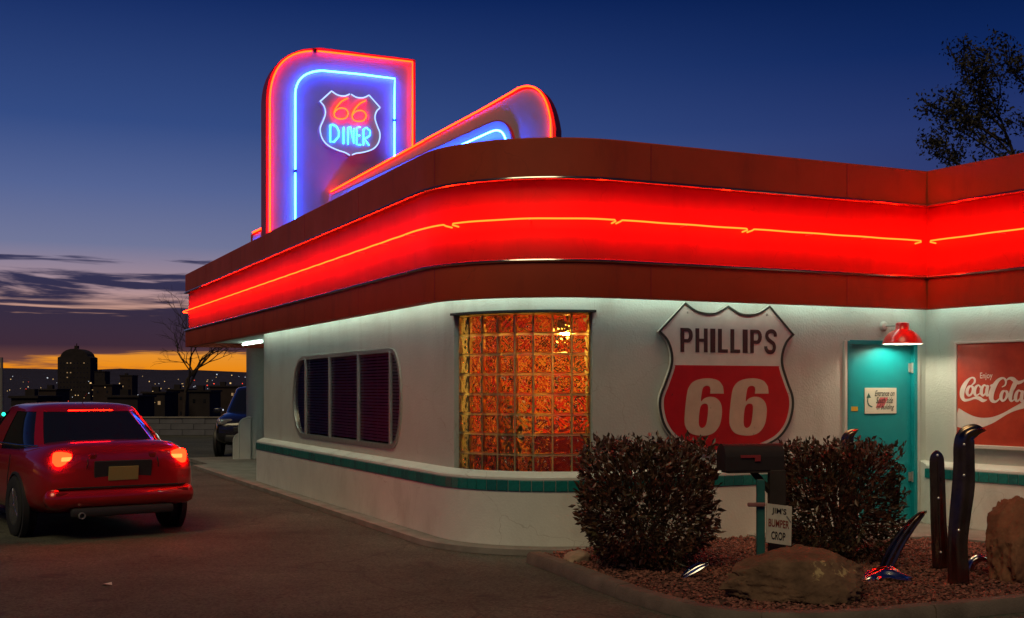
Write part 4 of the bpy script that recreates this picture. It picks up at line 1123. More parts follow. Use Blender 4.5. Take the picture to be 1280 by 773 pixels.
# ------------------------------------------------------------------ rocks
from mathutils import noise as mn
def boulder(name, label, c, size, seed, m, flat=.0, facet=.25, sub=5, yaw=0, blocky=0.0):
    bm = bmesh.new(); bmesh.ops.create_icosphere(bm, subdivisions=sub, radius=1)
    rg = random.Random(seed); planes = [(Vector((rg.uniform(-1,1), rg.uniform(-1,1), rg.uniform(-.4,1))).normalized(), rg.uniform(.72, .93)) for _ in range(11)]
    off = Vector((seed*3.1, seed*1.7, seed))
    for v in bm.verts:
        p = v.co.copy(); p = p.lerp(p/max(abs(p.x), abs(p.y), abs(p.z))*.86, blocky); p *= 1 + .22*(1-blocky*.6)*mn.noise(p*1.3+off) + .10*mn.noise(p*3+off) + .085*mn.noise(p*6+off)+.045*abs(mn.noise(p*13+off))+.02*mn.noise(p*27+off)+.03*mn.noise(Vector((p.x, p.y, p.z*9))+off)
        for n, d in planes:
            e = p.dot(n) - d
            if e > 0: p -= n*e*(.85 if facet else 0)
        p *= 1 + .04*mn.noise(p*5+off) + .03*abs(mn.noise(p*11+off)) + .015*mn.noise(p*25+off)
        p = Vector((p.x*size[0]/2, p.y*size[1]/2, p.z*size[2]/2)); p.rotate(Matrix.Rotation(yaw, 3, 'Z')); v.co = p
    zmin = -size[2]*.34
    for v in bm.verts: v.co.z = max(v.co.z, zmin)
    zt = max(v.co.z for v in bm.verts)
    me = bpy.data.meshes.new(name); bm.to_mesh(me); bm.free(); me.materials.append(m)
    me.polygons.foreach_set('use_smooth', [True]*len(me.polygons)); me.set_sharp_from_angle(angle=R_(50))
    o = link(name, me); o.location = Vector(c) - UZ*zmin; return tag(o, label, 'rock')
c = gp(1008, 752, .06); boulder('boulder', 'big rounded brown boulder lying in front of the mailbox', c + Vector((0, .18, -.04)), (1.0, .8, .50), 4, M['rock'], sub=6)
c = gp(1285, 728, .06); boulder('boulder', 'tall blocky red sandstone rock beside the chrome bumper posts', c + Vector((.02, .1, -.03)), (.60, .55, .86), 9, M['rock2'], sub=6, blocky=.8, yaw=.35)
c = gp(722, 704, .06); boulder('rock', 'small pale rock between the curb and the tall hedge', c + Vector((0, .1, -.03)), (.26, .22, .17), 12, M['palerock'], sub=4)
c = gp(1012, 700, .06); 

# ------------------------------------------------------------------ hedges
def leaf_cloud(pts, dirs, size, rng, asp=.42):
    n = len(pts); V = np.zeros((n, 4, 3)); d = dirs/np.linalg.norm(dirs, axis=1, keepdims=True)
    r = rng.normal(size=(n, 3)); s = np.cross(d, r); s /= np.linalg.norm(s, axis=1, keepdims=True)+1e-9
    nn = np.cross(d, s); L = size*rng.uniform(.45, 1.4, (n, 1))
    V[:, 0] = pts; V[:, 1] = pts + d*L*.5 + s*L*asp*.5 + nn*L*.08; V[:, 2] = pts + d*L; V[:, 3] = pts + d*L*.5 - s*L*asp*.5 + nn*L*.08
    idx = np.arange(n)[:, None]*4; Fc = np.concatenate([np.concatenate([idx, idx+1, idx+2], 1), np.concatenate([idx, idx+2, idx+3], 1)])
    return V.reshape(-1, 3), Fc
def hedge(label, base, w, d, h, seed, n=15000):
    rng = np.random.default_rng(seed); root = thing('hedge_bush', label, 'bush', base, 'clipped hedge bushes in the gravel bed')
    pts = []; dirs = []
    while len(pts) < n:
        u = rng.uniform(-1, 1, 3); e = (abs(u[0])**3.2 + abs(u[1])**3.2 + abs(u[2])**3.6)**(1/3.4)
        if e > 1: continue
        p = u.copy()
        lump = 1 + .19*mn.noise(Vector(u*1.9) + Vector((seed, 0, 0))) + .10*mn.noise(Vector(u*5) + Vector((0, seed, 0)))
        if rng.random() > .25 + .75*e**3: continue
        if mn.noise(Vector(u*4.2) + Vector((seed*2, 3, 1))) < -.22 and e > .55 and rng.random() < .8: continue
        taper = .88 + .12*min(1, (p[2]+1)*1.2)
        q_ = np.array((p[0]*w/2*lump*taper, p[1]*d/2*lump*taper, (p[2]*lump*.5+.5)*h))
        if q_[2] < .03: q_[2] = rng.uniform(.03, .1)
        pts.append(q_); g = u/np.linalg.norm(u) + rng.normal(0, .55, 3) + np.array((0, 0, .45)); dirs.append(g)
    # loose shoots
    for _ in range(260):
        a = rng.uniform(0, 6.28); ee = rng.uniform(-.2, 1); x, y = math.cos(a), math.sin(a); s = 1/max(abs(x), abs(y))**.8
        if rng.random() < .5: b0 = np.array((rng.uniform(-.9, .9)*w/2, rng.uniform(-.9, .9)*d/2, h*.97))
        else: b0 = np.array((x*s*w/2*.92, y*s*d/2*.92, h*(.5+.45*ee)))
        dd = np.array((x*.3, y*.3, .9)) + rng.normal(0, .25, 3)
        for t in range(7):
            pts.append(b0 + dd*t*.017); dirs.append(dd + rng.normal(0, .8, 3))
    V, Fc = leaf_cloud(np.array(pts), np.array(dirs), .058, rng)
    V = V + np.array(base)
    me = bpy.data.meshes.new('foliage'); me.from_pydata(V.tolist(), [], Fc.tolist()); me.materials.append(M['leaf'])
    fo_ = link('foliage', me, root)
    bb = MB()
    for k in range(26):
        a = rng.uniform(0, 6.28); e = np.array((math.cos(a)*w*.40*rng.uniform(.3, 1), math.sin(a)*d*.40*rng.uniform(.3, 1), h*rng.uniform(.6, .93)))
        p0 = Vector((rng.uniform(-.12, .12), rng.uniform(-.12, .12), 0)); p1 = Vector(e)
        bb.tube([Vector(base)+p0, Vector(base)+p0.lerp(p1, .45)+Vector((0, 0, -.03)), Vector(base)+p1], [.014, .010, .004], 5)
    bb.build('stem', M['stem'], root)
c = gp(814, 716, .06); hedge('clipped dark leafy hedge bush beside the glass block corner', c + Vector((0, .35, 0)), 1.13, 1.05, 1.02, 5, 9500)
c = gp(1058, 706, .06); hedge('clipped dark leafy hedge bush standing right behind the mailbox', c + Vector((0, .35, 0)), 1.06, 1.0, .97, 11, 9000)

# ------------------------------------------------------------------ mailbox, crop sign
MY = 9.75
def mp(x, y, dy=0): return at(x, y, MY) + Vector((0, dy, 0))
b0 = mp(942, 700); b0.z = .06
mbx = thing('mailbox', 'black round-topped mailbox on a dark wooden post between the hedges', 'mailbox', b0)
x0, x1 = mp(903, 570).x, mp(979, 570).x; zb_, zt_ = mp(0, 588).z, mp(0, 555).z
n = 10; prof = [(-.085, zb_), (-.085, zb_+.11)] + [(-.085*math.cos(a), zb_+.11+(zt_-zb_-.11)*math.sin(a)) for a in np.linspace(0, math.pi, n)] + [(.085, zb_)]
v = []; f = []
ax = Vector((.97, .24, 0)); sx = Vector((-.24, .97, 0)); L_ = (x1-x0)/.97
P0 = mp(903, 570); P0.z = 0
for i, t in enumerate((0, 1)):
    for (o, z) in prof: v.append(P0 + ax*(L_*t) + sx*o + UZ*z)
m = len(prof); f = [(k, (k+1) % m, m+(k+1) % m, m+k) for k in range(m)] + [tuple(range(m)), tuple(range(m, 2*m))]
mesh('box', v, f, M['mailbox'], mbx, smooth=True, angle=40)
v = []
for i, t in enumerate((-.012, .02)):
    for (o, z) in prof: v.append(P0 + ax*(t) + sx*o*1.06 + UZ*((z-zb_)*1.03+zb_-.004))
mesh('lid', v, f, M['mailbox'], mbx, smooth=True, angle=40)
bb = MB(); pf = P0 + ax*(L_*.40) - sx*.092
Rm_ = Matrix(((ax.x, sx.x, 0), (ax.y, sx.y, 0), (0, 0, 1)))
bb.box(pf + UZ*(zb_+.115), (.17, .008, .022), Rm_); bb.box(pf + ax*.065 + UZ*(zb_+.10), (.05, .009, .05), Rm_); bb.build('flag', M['flag'], mbx)
bb = MB(); pc = mp(973, 600); bb.box((pc.x, pc.y+.06, (.06+zb_)/2), (.135, .10, zb_-.06), bevel=.008); bb.build('post', M['wood'], mbx)
bb = MB(); bb.tube([mp(941, 588, .06), mp(972, 624, .06)], .028, 4); bb.build('brace', M['wood'], mbx)
bb = MB(); bb.box(P0 + ax*(L_*.5) + UZ*(zb_-.012), (L_*.9, .16, .02), Rm_); bb.build('shelf', M['wood'], mbx)
# sign
SY = 9.45
def sq(x, y, o=0): return at(x, y, SY) + Vector((0, -o, 0))
b0 = sq(952, 700); b0.z = .06
crop = thing('crop_sign', "small cream board reading JIM'S BUMPER CROP on a teal stake", 'sign', b0)
pc = sq(952, 600); bb = MB(); bb.box((pc.x, pc.y+.04, (.06+pc.z)/2), (.062, .05, pc.z-.06), bevel=.006); bb.build('stake', M['tealpost'], crop)
bb = MB(); a = sq(934.5, 631); bb.box((a.x+.07, a.y+.0, a.z), (.14, .03, .032), bevel=.008); bb.build('arm', mat('arm_pink', (.26, .10, .09), .6), crop)
BQ = [sq(957.5, 678), sq(989, 682.5), sq(990, 633.5), sq(958.5, 629.5)]
bb = MB(); bb.add(BQ + [p + Vector((0, .018, 0)) for p in BQ], [(0, 1, 2, 3), (4, 5, 6, 7), (0, 1, 5, 4), (1, 2, 6, 5), (2, 3, 7, 6), (3, 0, 4, 7)]); bb.build('board', M['board'], crop)
def bq(x, y, h):
    return (BQ[0]*(1-x)+BQ[1]*x)*(1-y) + (BQ[3]*(1-x)+BQ[2]*x)*y + Vector((0, -.002-h*.3, 0))
for s, y0, y1, xa, xb, mm in (("JIM'S", .73, .92, .20, .78, M['black']), ('BUMPER', .42, .62, .08, .90, mat('board_red', (.20, .03, .02), .6)), ('CROP', .10, .31, .20, .76, M['black'])):
    text_on('lettering', s, lambda x, y, h, y0=y0, y1=y1, xa=xa, xb=xb: bq(xa+(xb-xa)*x, y0+(y1-y0)*y, h), mm, crop, offset=.02)
bb = MB(); bb.tube([sq(983, 645, .006), sq(988, 652, .006)], .004, 5); bb.build('nail', M['steel'], crop)

# ------------------------------------------------------------------ planted chrome bumpers
def bumper(label, P_, W_, face, depth=.05, bolts=(), n=15, m=None, name='chrome_bumper', roll=0):
    """a car bumper bar stood on end: curved channel section swept along P_, convex side to 'face'"""
    S_ = catmull([Vector((*p, 0)) if len(p) == 2 else Vector(p) for p in P_], 6); Wn = catmull([Vector((w, 0, 0)) for w in W_], 6)
    root = thing(name, label, 'bumper', S_[0], 'car bumpers planted in the gravel')
    v = []; f = []; fc = Vector(face).normalized()
    for i, p in enumerate(S_):
        t = (S_[min(i+1, len(S_)-1)]-S_[max(0, i-1)]).normalized(); sd = t.cross(fc).normalized(); nn = sd.cross(t).normalized()
        if nn.dot(fc) < 0: nn = -nn
        w = Wn[i].x/2
        for k in range(n):
            a = -HPI*1.12 + 2.24*HPI*k/(n-1); v.append(p + sd*(w*math.sin(a)*(1 if abs(a) < 1.4 else .97)) + nn*(depth*(math.cos(a)*.85 + .16*math.cos(a*5))))
        for k in range(n-1, -1, -1):
            a = -HPI*1.12 + 2.24*HPI*k/(n-1); v.append(p + sd*((w-.006)*math.sin(a)) + nn*(depth*(math.cos(a)*.9) - .008))
        if i:
            for k in range(2*n): f.append((2*n*(i-1)+k, 2*n*(i-1)+(k+1) % (2*n), 2*n*i+(k+1) % (2*n), 2*n*i+k))
    f += [tuple(range(2*n)), tuple(range(2*n*(len(S_)-1), 2*n*len(S_)))]
    mesh('bar', v, f, m or M['darkchrome'], root, smooth=True, angle=60)
    for t in bolts:
        i = int(t*(len(S_)-1)); p = S_[i]; bb = MB(); bb.lathe([(.001, .014), (.008, .010), (.012, 0)], p + fc*(depth*.98), fc, 8); bb.build('bolt', mat('bolt_bright', (.85, .83, .8), .25, .6), root, smooth=True)
    return root
def col_pts(P_, Y): return [at(x, y, Y) for x, y in P_]
g0 = gp(1176, 713, .06).y
p = col_pts([(1176, 722), (1175, 690), (1173, 650), (1172, 610), (1171, 580), (1171, 569), (1171, 563)], g0)
bumper('narrow upright bumper post with flat face and three bright bolts', p, [.135, .14, .135, .13, .125, .10, .02], (-.15, -1, 0), .03, (.18, .45, .85))
g1 = gp(1197, 732, .06).y
p = col_pts([(1198, 740), (1198, 715), (1197, 680), (1200, 645), (1204, 610), (1205, 580), (1205, 556), (1208, 544), (1219, 538), (1230, 538)], g1)
bumper('tall curved chrome bumper post with its tip hooked over at the top', p, [.17, .165, .155, .165, .175, .165, .16, .14, .10, .02], (-.35, -1, .05), .055, (.28, .5, .68))
g2 = gp(1108, 712, .06).y
p = [at(1104, 720, g2), at(1112, 700, g2-.0), at(1124, 678, g2), at(1138, 658, g2), at(1150, 645, g2), at(1158, 640, g2)]
bumper('slanting red-tipped bumper blade leaning out beside the hedge', p, [.10, .12, .11, .09, .06, .015], (-.4, -.9, .35), .035)
g3 = gp(1112, 726, .06).y
p = [at(1080, 730, g3), at(1092, 722, g3), at(1108, 717, g3-.05), at(1124, 721, g3-.08), at(1138, 727, g3-.08)]
bumper('low bright chrome bumper end lying at the foot of the hedge', p, [.06, .16, .17, .12, .03], (.1, -.55, .85), .04, m=M['chrome'])
g4 = gp(1212, 716, .06).y
p = [at(1211, 722, g4), at(1213, 708, g4), at(1219, 700, g4), at(1228, 698, g4), at(1237, 702, g4)]
bumper('little hooked chrome bumper end beside the red sandstone rock', p, [.06, .07, .07, .06, .03], (-.3, -.9, .3), .03, m=M['chrome'])
g5 = 11.55
p = [at(1058, 690, g5), at(1057, 640, g5), at(1057, 590, g5), at(1058, 560, g5), at(1061, 545, g5), at(1072, 537, g5)]
bumper('upright bumper post with curled red tip rising behind the hedge in front of the door', p, [.13, .13, .13, .13, .11, .02], (-.3, -1, 0), .045)
g6 = gp(866, 724, .06).y
p = [at(852, 723, g6), at(862, 716, g6), at(874, 709, g6), at(886, 706, g6)]
bumper('small bright chrome bumper scrap lying under the hedge by the glass blocks', p, [.03, .07, .08, .02], (0, -.7, .7), .025, m=M['chrome'])

# ------------------------------------------------------------------ cars
def car(name, label, loc, heading, paint, suv=False, brake=False, group=None):
    root = thing(name, label, 'car', (0, 0, 0), group)
    if suv:
        ST = [(-2.3,.74,.45,.88,1.02),(-2.24,.84,.36,.96,1.06),(-1.95,.91,.27,1.0,1.08),(-1.2,.93,.24,1.02,1.08),(0,.935,.23,1.0,1.06),(1.05,.93,.24,.97,1.08),(1.75,.90,.26,.90,1.0),(2.15,.82,.32,.80,.88),(2.28,.68,.42,.70,.78)]
        gh = dict(zb=1.03, zt=1.66, xr=(-2.2, -1.95), xf=(1.15, .30), w=(.85, .66)); wr = .36; wx = (-1.35, 1.4)
    else:
        ST = [(-2.26,.70,.42,.76,.92),(-2.20,.80,.34,.84,1.0),(-1.92,.88,.25,.88,1.04),(-1.25,.905,.21,.89,1.0),(0,.91,.20,.87,.95),(1.1,.90,.21,.82,.93),(1.8,.87,.23,.70,.82),(2.14,.78,.28,.60,.68),(2.26,.62,.36,.52,.58)]
        gh = dict(zb=.93, zt=1.42, xr=(-1.80, -.98), xf=(1.12, .28), w=(.80, .58)); wr = .325; wx = (-1.38, 1.36)
    v = []; f = []
    for (x, w, zl, zs, zt) in ST:
        h = [(0, zl), (w*.55, zl), (w*.90, zl+.02), (w*.985, zl+.14), (w, (zl+zs)/2), (w*.985, zs-.05), (w*.95, zs), (w*.80, zt), (w*.4, zt+.018), (0, zt+.022)]
        ring = h + [(-a, b_) for a, b_ in reversed(h[1:-1])]
        v += [(x, a, b_) for a, b_ in ring]
    n = len(ring)
    for i in range(len(ST)-1):
        for k in range(n): f.append((i*n+k, i*n+(k+1) % n, (i+1)*n+(k+1) % n, (i+1)*n+k))
    f += [tuple(range(n)), tuple(range((len(ST)-1)*n, len(ST)*n))]
    body = mesh('body', v, f, paint, root, smooth=True, angle=180)
    sb = body.modifiers.new('sub', 'SUBSURF'); sb.levels = 2; sb.render_levels = 2
    # greenhouse
    def ring_at(t, grow=0.0, nn=48):
        xr = gh['xr'][0] + (gh['xr'][1]-gh['xr'][0])*t; xf = gh['xf'][0] + (gh['xf'][1]-gh['xf'][0])*t
        w = gh['w'][0] + (gh['w'][1]-gh['w'][0])*max(t, 0)**1.2; z = gh['zb'] + (gh['zt']-gh['zb'])*t
        cx_, hx = (xr+xf)/2, (xf-xr)/2; out = []
        for k in range(nn):
            a = 2*math.pi*k/nn; c_, s_ = math.cos(a), math.sin(a); e = 2/5.0
            out.append(Vector((cx_ + (hx+grow)*math.copysign(abs(c_)**e, c_), (w+grow)*math.copysign(abs(s_)**e, s_), z)))
        return out
    v = []; f = []; ts = [-.06, .1, .3, .5, .7, .86]
    for t in ts: v += ring_at(t)
    nn = 48
    for i in range(len(ts)-1):
        for k in range(nn): f.append((i*nn+k, i*nn+(k+1) % nn, (i+1)*nn+(k+1) % nn, (i+1)*nn+k))
    mesh('window_band', v, f, M['carglass'], root, smooth=True, angle=60)
    v = []; f = []; r86 = ring_at(.85, .006); rr = [r86, ring_at(.93, .006)]
    top = ring_at(.985); cxm = sum(p.x for p in top)/nn
    rr.append([Vector((cxm+(p.x-cxm)*.97, p.y*.95, p.z)) for p in top]); rr.append([Vector((cxm+(p.x-cxm)*.82, p.y*.78, p.z+.02)) for p in top]); rr.append([Vector((cxm+(p.x-cxm)*.4, p.y*.4, p.z+.035)) for p in top])
    for r_ in rr: v += r_
    for i in range(len(rr)-1):
        for k in range(nn): f.append((i*nn+k, i*nn+(k+1) % nn, (i+1)*nn+(k+1) % nn, (i+1)*nn+k))
    f.append(tuple(range((len(rr)-1)*nn, len(rr)*nn)))
    mesh('roof', v, f, paint, root, smooth=True, angle=60)
    # pillars
    for (k0, k1) in ((5, 7), (17, 19), (29, 31), (41, 43)) + (((11, 12), (36, 37))):
        v = []; f = []
        for t in ts:
            rg = ring_at(t, .006); v += [rg[k] for k in range(k0, k1+1)]
        m_k = k1-k0+1
        for i in range(len(ts)-1):
            for k in range(m_k-1): f.append((i*m_k+k, i*m_k+k+1, (i+1)*m_k+k+1, (i+1)*m_k+k))
        mesh('pillar', v, f, paint, root, smooth=True)
    W = .93 if suv else .905
    for x in wx:
        for s in (-1, 1):
            wr_ = Vector((0, s, 0))
            ab = MB(); ab.lathe([(wr+.055, -.05), (wr+.055, .012), (wr+.03, .016), (wr+.03, -.05)], (x, s*(W-.015), wr), wr_, 24); ab.build('wheel_arch', M['plastic'], root, smooth=True)
            ab = MB(); ab.lathe([(.001, .004), (wr+.03, .004), (wr+.03, -.03)], (x, s*(W-.015), wr), wr_, 24); ab.build('arch_shade_disc', M['rubber'], root)  # dark disc stands in for the shaded hollow around the wheel
            tb = MB(); tb.lathe([(wr-.13, .0), (wr-.12, .035), (wr-.03, .045), (wr, .025), (wr, -.14), (wr-.12, -.15)], (x, s*(W-.02), wr), wr_, 28); ty = tb.build('wheel', M['rubber'], root, smooth=True, angle=50)
            rb_ = MB(); rb_.lathe([(wr-.12, .03), (wr-.14, .01), (wr-.15, .0), (.001, .0)], (x, s*(W-.02), wr), wr_, 24)
            for k in range(5):
                a = 2*math.pi*k/5; dv = Vector((math.cos(a), 0, math.sin(a))); cc = Vector((x, s*(W-.002), wr)) + dv*(wr*.33)
                rb_.box(cc, (.06, .03, wr*.56), Matrix.Rotation(-a+HPI, 3, 'Y'), bevel=.008)
            rb_.lathe([(.06, .0), (.06, .03), (.03, .04), (.001, .04)], (x, s*(W-.02), wr), wr_, 14)
            rb_.build('rim', M['rim'], ty, smooth=True)
    zr = .84 if not suv else .95
    for s in (-1, 1):
        tb = MB()
        if suv: tb.box((-2.19, s*.78, 1.0), (.16, .14, .42), Matrix.Rotation(s*.25, 3, 'Z'), bevel=.03)
        else: tb.box((-2.17, s*.55, .865), (.12, .34, .15), Matrix.Rotation(s*.30, 3, 'Z') @ Matrix.Rotation(R_(-12), 3, 'Y'), bevel=.035)
        tl = tb.build('tail_light', TAIL if brake else mat('tail_lens', (.25, .01, .01), .15, coat=1), root, smooth=True, angle=50)
        if brake:
            tb = MB(); tb.box((-2.225, s*.55, .868), (.03, .22, .05), Matrix.Rotation(s*.30, 3, 'Z') @ Matrix.Rotation(R_(-12), 3, 'Y'), bevel=.012); tb.build('lamp_core', TAILCORE, tl)
        tb = MB(); zz_ = .66 if not suv else .84; tb.box((2.06 if not suv else 2.10, s*.62, zz_), (.20, .34, .14), Matrix.Rotation(-s*.35, 3, 'Z'), bevel=.035); tb.build('headlight', M['lensdark'], root, smooth=True, angle=50)
        tb = MB(); tb.box((.82, s*(W+.06), gh['zb']+.06), (.12, .18, .12), bevel=.03); tb.build('mirror', paint, root, smooth=True, angle=50)
        tb = MB(); tb.box((-.35, s*(W+.004), gh['zb']-.16), (.16, .014, .024), bevel=.005); tb.build('door_handle', paint, root)
    tb = MB(); tb.box((-2.17, 0, .45), (.26, 1.60, .22), bevel=.09); tb.build('bumper', M['plastic'] if suv else paint, root, smooth=True, angle=50)
    tb = MB(); tb.box((2.22, 0, .45), (.12, 1.2, .2), bevel=.05); tb.build('bumper', M['plastic'], root, smooth=True, angle=50)
    tb = MB(); tb.box((-2.268, 0, .70), (.012, .32, .15), Matrix.Rotation(R_(-8), 3, 'Y'), bevel=.003); tb.build('licence_plate', M['plate'], root)
    if not suv:
        tb = MB(); tb.box((-2.252, 0, .715), (.02, .62, .25), Matrix.Rotation(R_(-8), 3, 'Y'), bevel=.008); tb.build('plate_recess', M['plastic'], root)
        tb = MB(); tb.tube([(-.75, 0, 1.43), (-.95, 0, 1.56)], .004, 5); tb.build('antenna', M['plastic'], root)
        for s in (-1, 1):
            tb = MB(); tb.box((-2.268, s*.58, .50), (.03, .26, .035), Matrix.Rotation(s*.12, 3, 'Z'), bevel=.008); tb.build('reflector', mat('tail_lens', (.25, .01, .01), .15, coat=1), root)
            tb = MB(); tb.box((-2.20, s*.32, .868), (.10, .09, .13), Matrix.Rotation(R_(-12), 3, 'Y'), bevel=.02); tb.build('reverse_lamp', mat('tail_lens', (.25, .01, .01), .15, coat=1), root)
            tb = MB(); tb.tube([(1.02, s*.80, .985), (.2, s*.83, .985), (-1.2, s*.83, .985), (-1.70, s*.74, .99)], .009, 5); tb.build('window_trim', M['chrome'], root)
        tb = MB(); tb.box((-2.26, 0, .56), (.05, 1.36, .012)); tb.build('bumper_seam', M['rubber'], root)
        tb = MB(); tb.tube([(-2.20, -.40, .66), (-2.27, -.38, .80), (-2.19, -.36, .99), (-2.19, .36, .99), (-2.27, .38, .80), (-2.20, .40, .66)], .007, 5); tb.build('boot_seam', M['rubber'], root)
        tb = MB(); tb.box((-2.24, 0, .30), (.10, 1.1, .10), bevel=.03); tb.build('diffuser', M['plastic'], root, smooth=True)
        tb = MB(); tb.lathe([(.035, 0), (.035, .10), (.028, .10), (.028, 0)], (-2.22, .45, .27), Vector((-1, 0, 0)), 12, closed=True); tb.build('exhaust', M['steel'], root, smooth=True)
        for s in (-1, 1):
            for xx in (.78, -.32, -1.12):
                tb = MB(); tb.tube([(xx, s*.915, .32), (xx+.01, s*.917, .6), (xx-.02, s*.892, .88)], .005, 4); tb.build('door_seam', M['rubber'], root)
    tb = MB(); tb.box((2.25, 0, .66), (.04, .8, .12), bevel=.015); tb.build('grille', M['plastic'], root)
    if brake:
        tb = MB(); tb.box((gh['xr'][1]-.10, 0, gh['zt']-.075), (.03, .5, .025), Matrix.Rotation(R_(30), 3, 'Y')); tb.build('brake_light', TAIL, root)
    mw = Matrix.Translation(Vector(loc)) @ Matrix.Rotation(heading, 4, 'Z')
    root.matrix_basis = mw
    for o in root.children: o.matrix_parent_inverse = Matrix.Identity(4)
    return root
# heading: local +x is the front
rc = gp(152, 672)
hd = R_(90 + 36)
car('sedan', 'sedan coloured red for its light trails, with glowing red tail lights, pulling out of the lot', rc + Vector((math.cos(hd), math.sin(hd), 0))*2.2, hd, M['cartrailred'], brake=True)
sc_ = gp(272, 570.5)
hs = R_(-90 + 13.5 - 9); fd = Vector((math.cos(hs), math.sin(hs), 0)); rt = Vector((-fd.y, fd.x, 0))
car('suv', 'black sport utility car parked beyond the porch column', sc_ - fd*1.4 + rt*.9, hs, M['carblack'], suv=True)

# ------------------------------------------------------------------ low wall, poles, trees
lw = [Vector((-32, 41.5, 0)), Vector((-6, 41.5, 0))]
lwt = thing('low_wall', 'low grey block wall along the far edge of the lot', 'wall', (-18, 41.5, 0))
bm_ = MB(); bm_.box((0, 0, 0), (.78, .2, .19), bevel=.01); lme = bpy.data.meshes.new('block'); lme.from_pydata(bm_.v, [], bm_.f); lme.materials.append(M['lowwall'])
for r in range(3):
    for k in range(33):
        o = bpy.data.objects.new('block', lme); COL.objects.link(o); o.parent = lwt; o.matrix_parent_inverse = lwt.matrix_basis.inverted()
        o.matrix_basis = Matrix.Translation((-31.6 + k*.79 + (r % 2)*.395, 41.5 + random.uniform(-.006, .006), .1 + r*.2))
bm_ = MB(); bm_.box((-18.6, 41.5, .625), (26.4, .26, .05), bevel=.01); bm_.build('coping', M['conc'], lwt)

nb = thing('neighbour_building', 'long dark flat-roofed shop across the lot mirrored in the rounded window', 'building', (-29, 32, 0))
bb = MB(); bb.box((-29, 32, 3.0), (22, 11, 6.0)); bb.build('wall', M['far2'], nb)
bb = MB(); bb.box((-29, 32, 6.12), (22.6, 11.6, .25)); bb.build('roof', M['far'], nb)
for k in range(6):
    bb = MB(); bb.box((-37.5+k*3.4, 26.48, 1.7), (1.9, .1, 1.9)); wn = bb.build('window', M['carglass'], nb)
    bb = MB(); bb.box((-37.5+k*3.4, 26.44, .7), (2.1, .16, .1)); bb.build('sill', M['conc'], wn)

def branch_tree(name, label, base, h, seed, m_bark, depth=6, spread=.55, r0=.12, leaves=0, leafsize=.12, trunk_frac=.3, upw=.18, lean=(0, 0), ncut=3):
    rg = random.Random(seed); nr = np.random.default_rng(seed); root = thing(name, label, 'tree', base)
    tr = MB(); br = MB(); tips = []
    def grow(p, d, L, r, lev):
        pts = [p]; k = 4
        for i in range(k):
            d = (d + Vector((rg.gauss(0, .13), rg.gauss(0, .13), rg.gauss(0, .10) + (.04 if lev else 0)))).normalized(); pts.append(pts[-1] + d*L/k)
        (tr if lev == 0 else br).tube(pts, [r*(1-.36*i/k) for i in range(k+1)], 7 if lev < 2 else 4 if lev > 3 else 5)
        if lev >= depth-2: tips.extend(pts[1:])
        if lev >= depth: return
        nb = ncut if lev < 3 else rg.choice((2, 3))
        for i in range(nb):
            s_ = 1 if i == 0 else rg.uniform(.45, 1.0); j = min(k, max(1, round(s_*k)))
            ang = spread*rg.uniform(.6, 1.3); ax_ = Vector((rg.gauss(0, 1), rg.gauss(0, 1), rg.gauss(0, .35))).normalized()
            nd = (Matrix.Rotation(ang, 3, d.cross(ax_).normalized()) @ d); nd = (nd + Vector((0, 0, upw))).normalized()
            grow(pts[j], nd, L*rg.uniform(.62, .82), r*.62, lev+1)
    grow(Vector(base), Vector((lean[0], lean[1], 1)).normalized(), h*trunk_frac, r0, 0)
    tr.build('trunk', m_bark, root, smooth=True); br.build('branches', m_bark, root)
    if leaves:
        T = np.array([tuple(p) for p in tips]); idx = nr.integers(0, len(T), leaves)
        pts = T[idx] + nr.normal(0, leafsize*1.1, (leaves, 3)); V, Fc = leaf_cloud(pts, nr.normal(0, 1, (leaves, 3)) + np.array((0, 0, -.4)), leafsize, nr, .55)
        me = bpy.data.meshes.new('crown'); me.from_pydata(V.tolist(), [], Fc.tolist()); me.materials.append(M['treeleaf']); link('crown', me, root)
    return root
tb_ = at(227, 520, 46); branch_tree('bare_tree', 'leafless tree standing dark against the sunset beside the canopy', (tb_.x, 46, -.1), 5.3, 21, M['bark'], 6, .62, .075, trunk_frac=.40, upw=.05, ncut=3)
tb_ = at(1398, 487, 24); branch_tree('leafy_tree', 'dark leafy tree rising behind the right wing of the diner', (tb_.x+.3, 24, 0), 11.2, 8, M['bark'], 6, .52, .22, leaves=60000, leafsize=.095, trunk_frac=.42, upw=.10)

def pole(label, x, ytop, Y, r, lamps):
    z = terr(0, Y); p = at(x, 487, Y); root = thing('signal_pole', label, 'pole', (p.x, Y, z))
    bb = MB(); bb.tube([(p.x, Y, z), (p.x, Y, at(x, ytop, Y).z)], [r*1.3, r], 10); bb.build('post', mat('pole_grey', (.22, .20, .18), .6), root, smooth=True)
    for (lx, ly, mm) in lamps:
        q_ = at(lx, ly, Y-.3); bb = MB(); bb.box(q_ + Vector((0, .12, 0)), (.34, .2, .34), bevel=.04); h_ = bb.build('signal_head', M['plastic'], root)
        bb = MB(); bb.lathe([(.13, 0), (.11, .05), (.001, .07)], q_, Vector((0, -1, 0)), 14); bb.build('lens', mm, h_, smooth=True)
GRN = emit('signal_green', (.02, .9, .55), 3, False); REDL = emit('signal_red', (1, .05, .01), 4, False)
pole('grey signal pole with green and red lights at the far roadside', 2, 447, 80, .10, [(4.5, 518, GRN), (9.5, 523, REDL)])

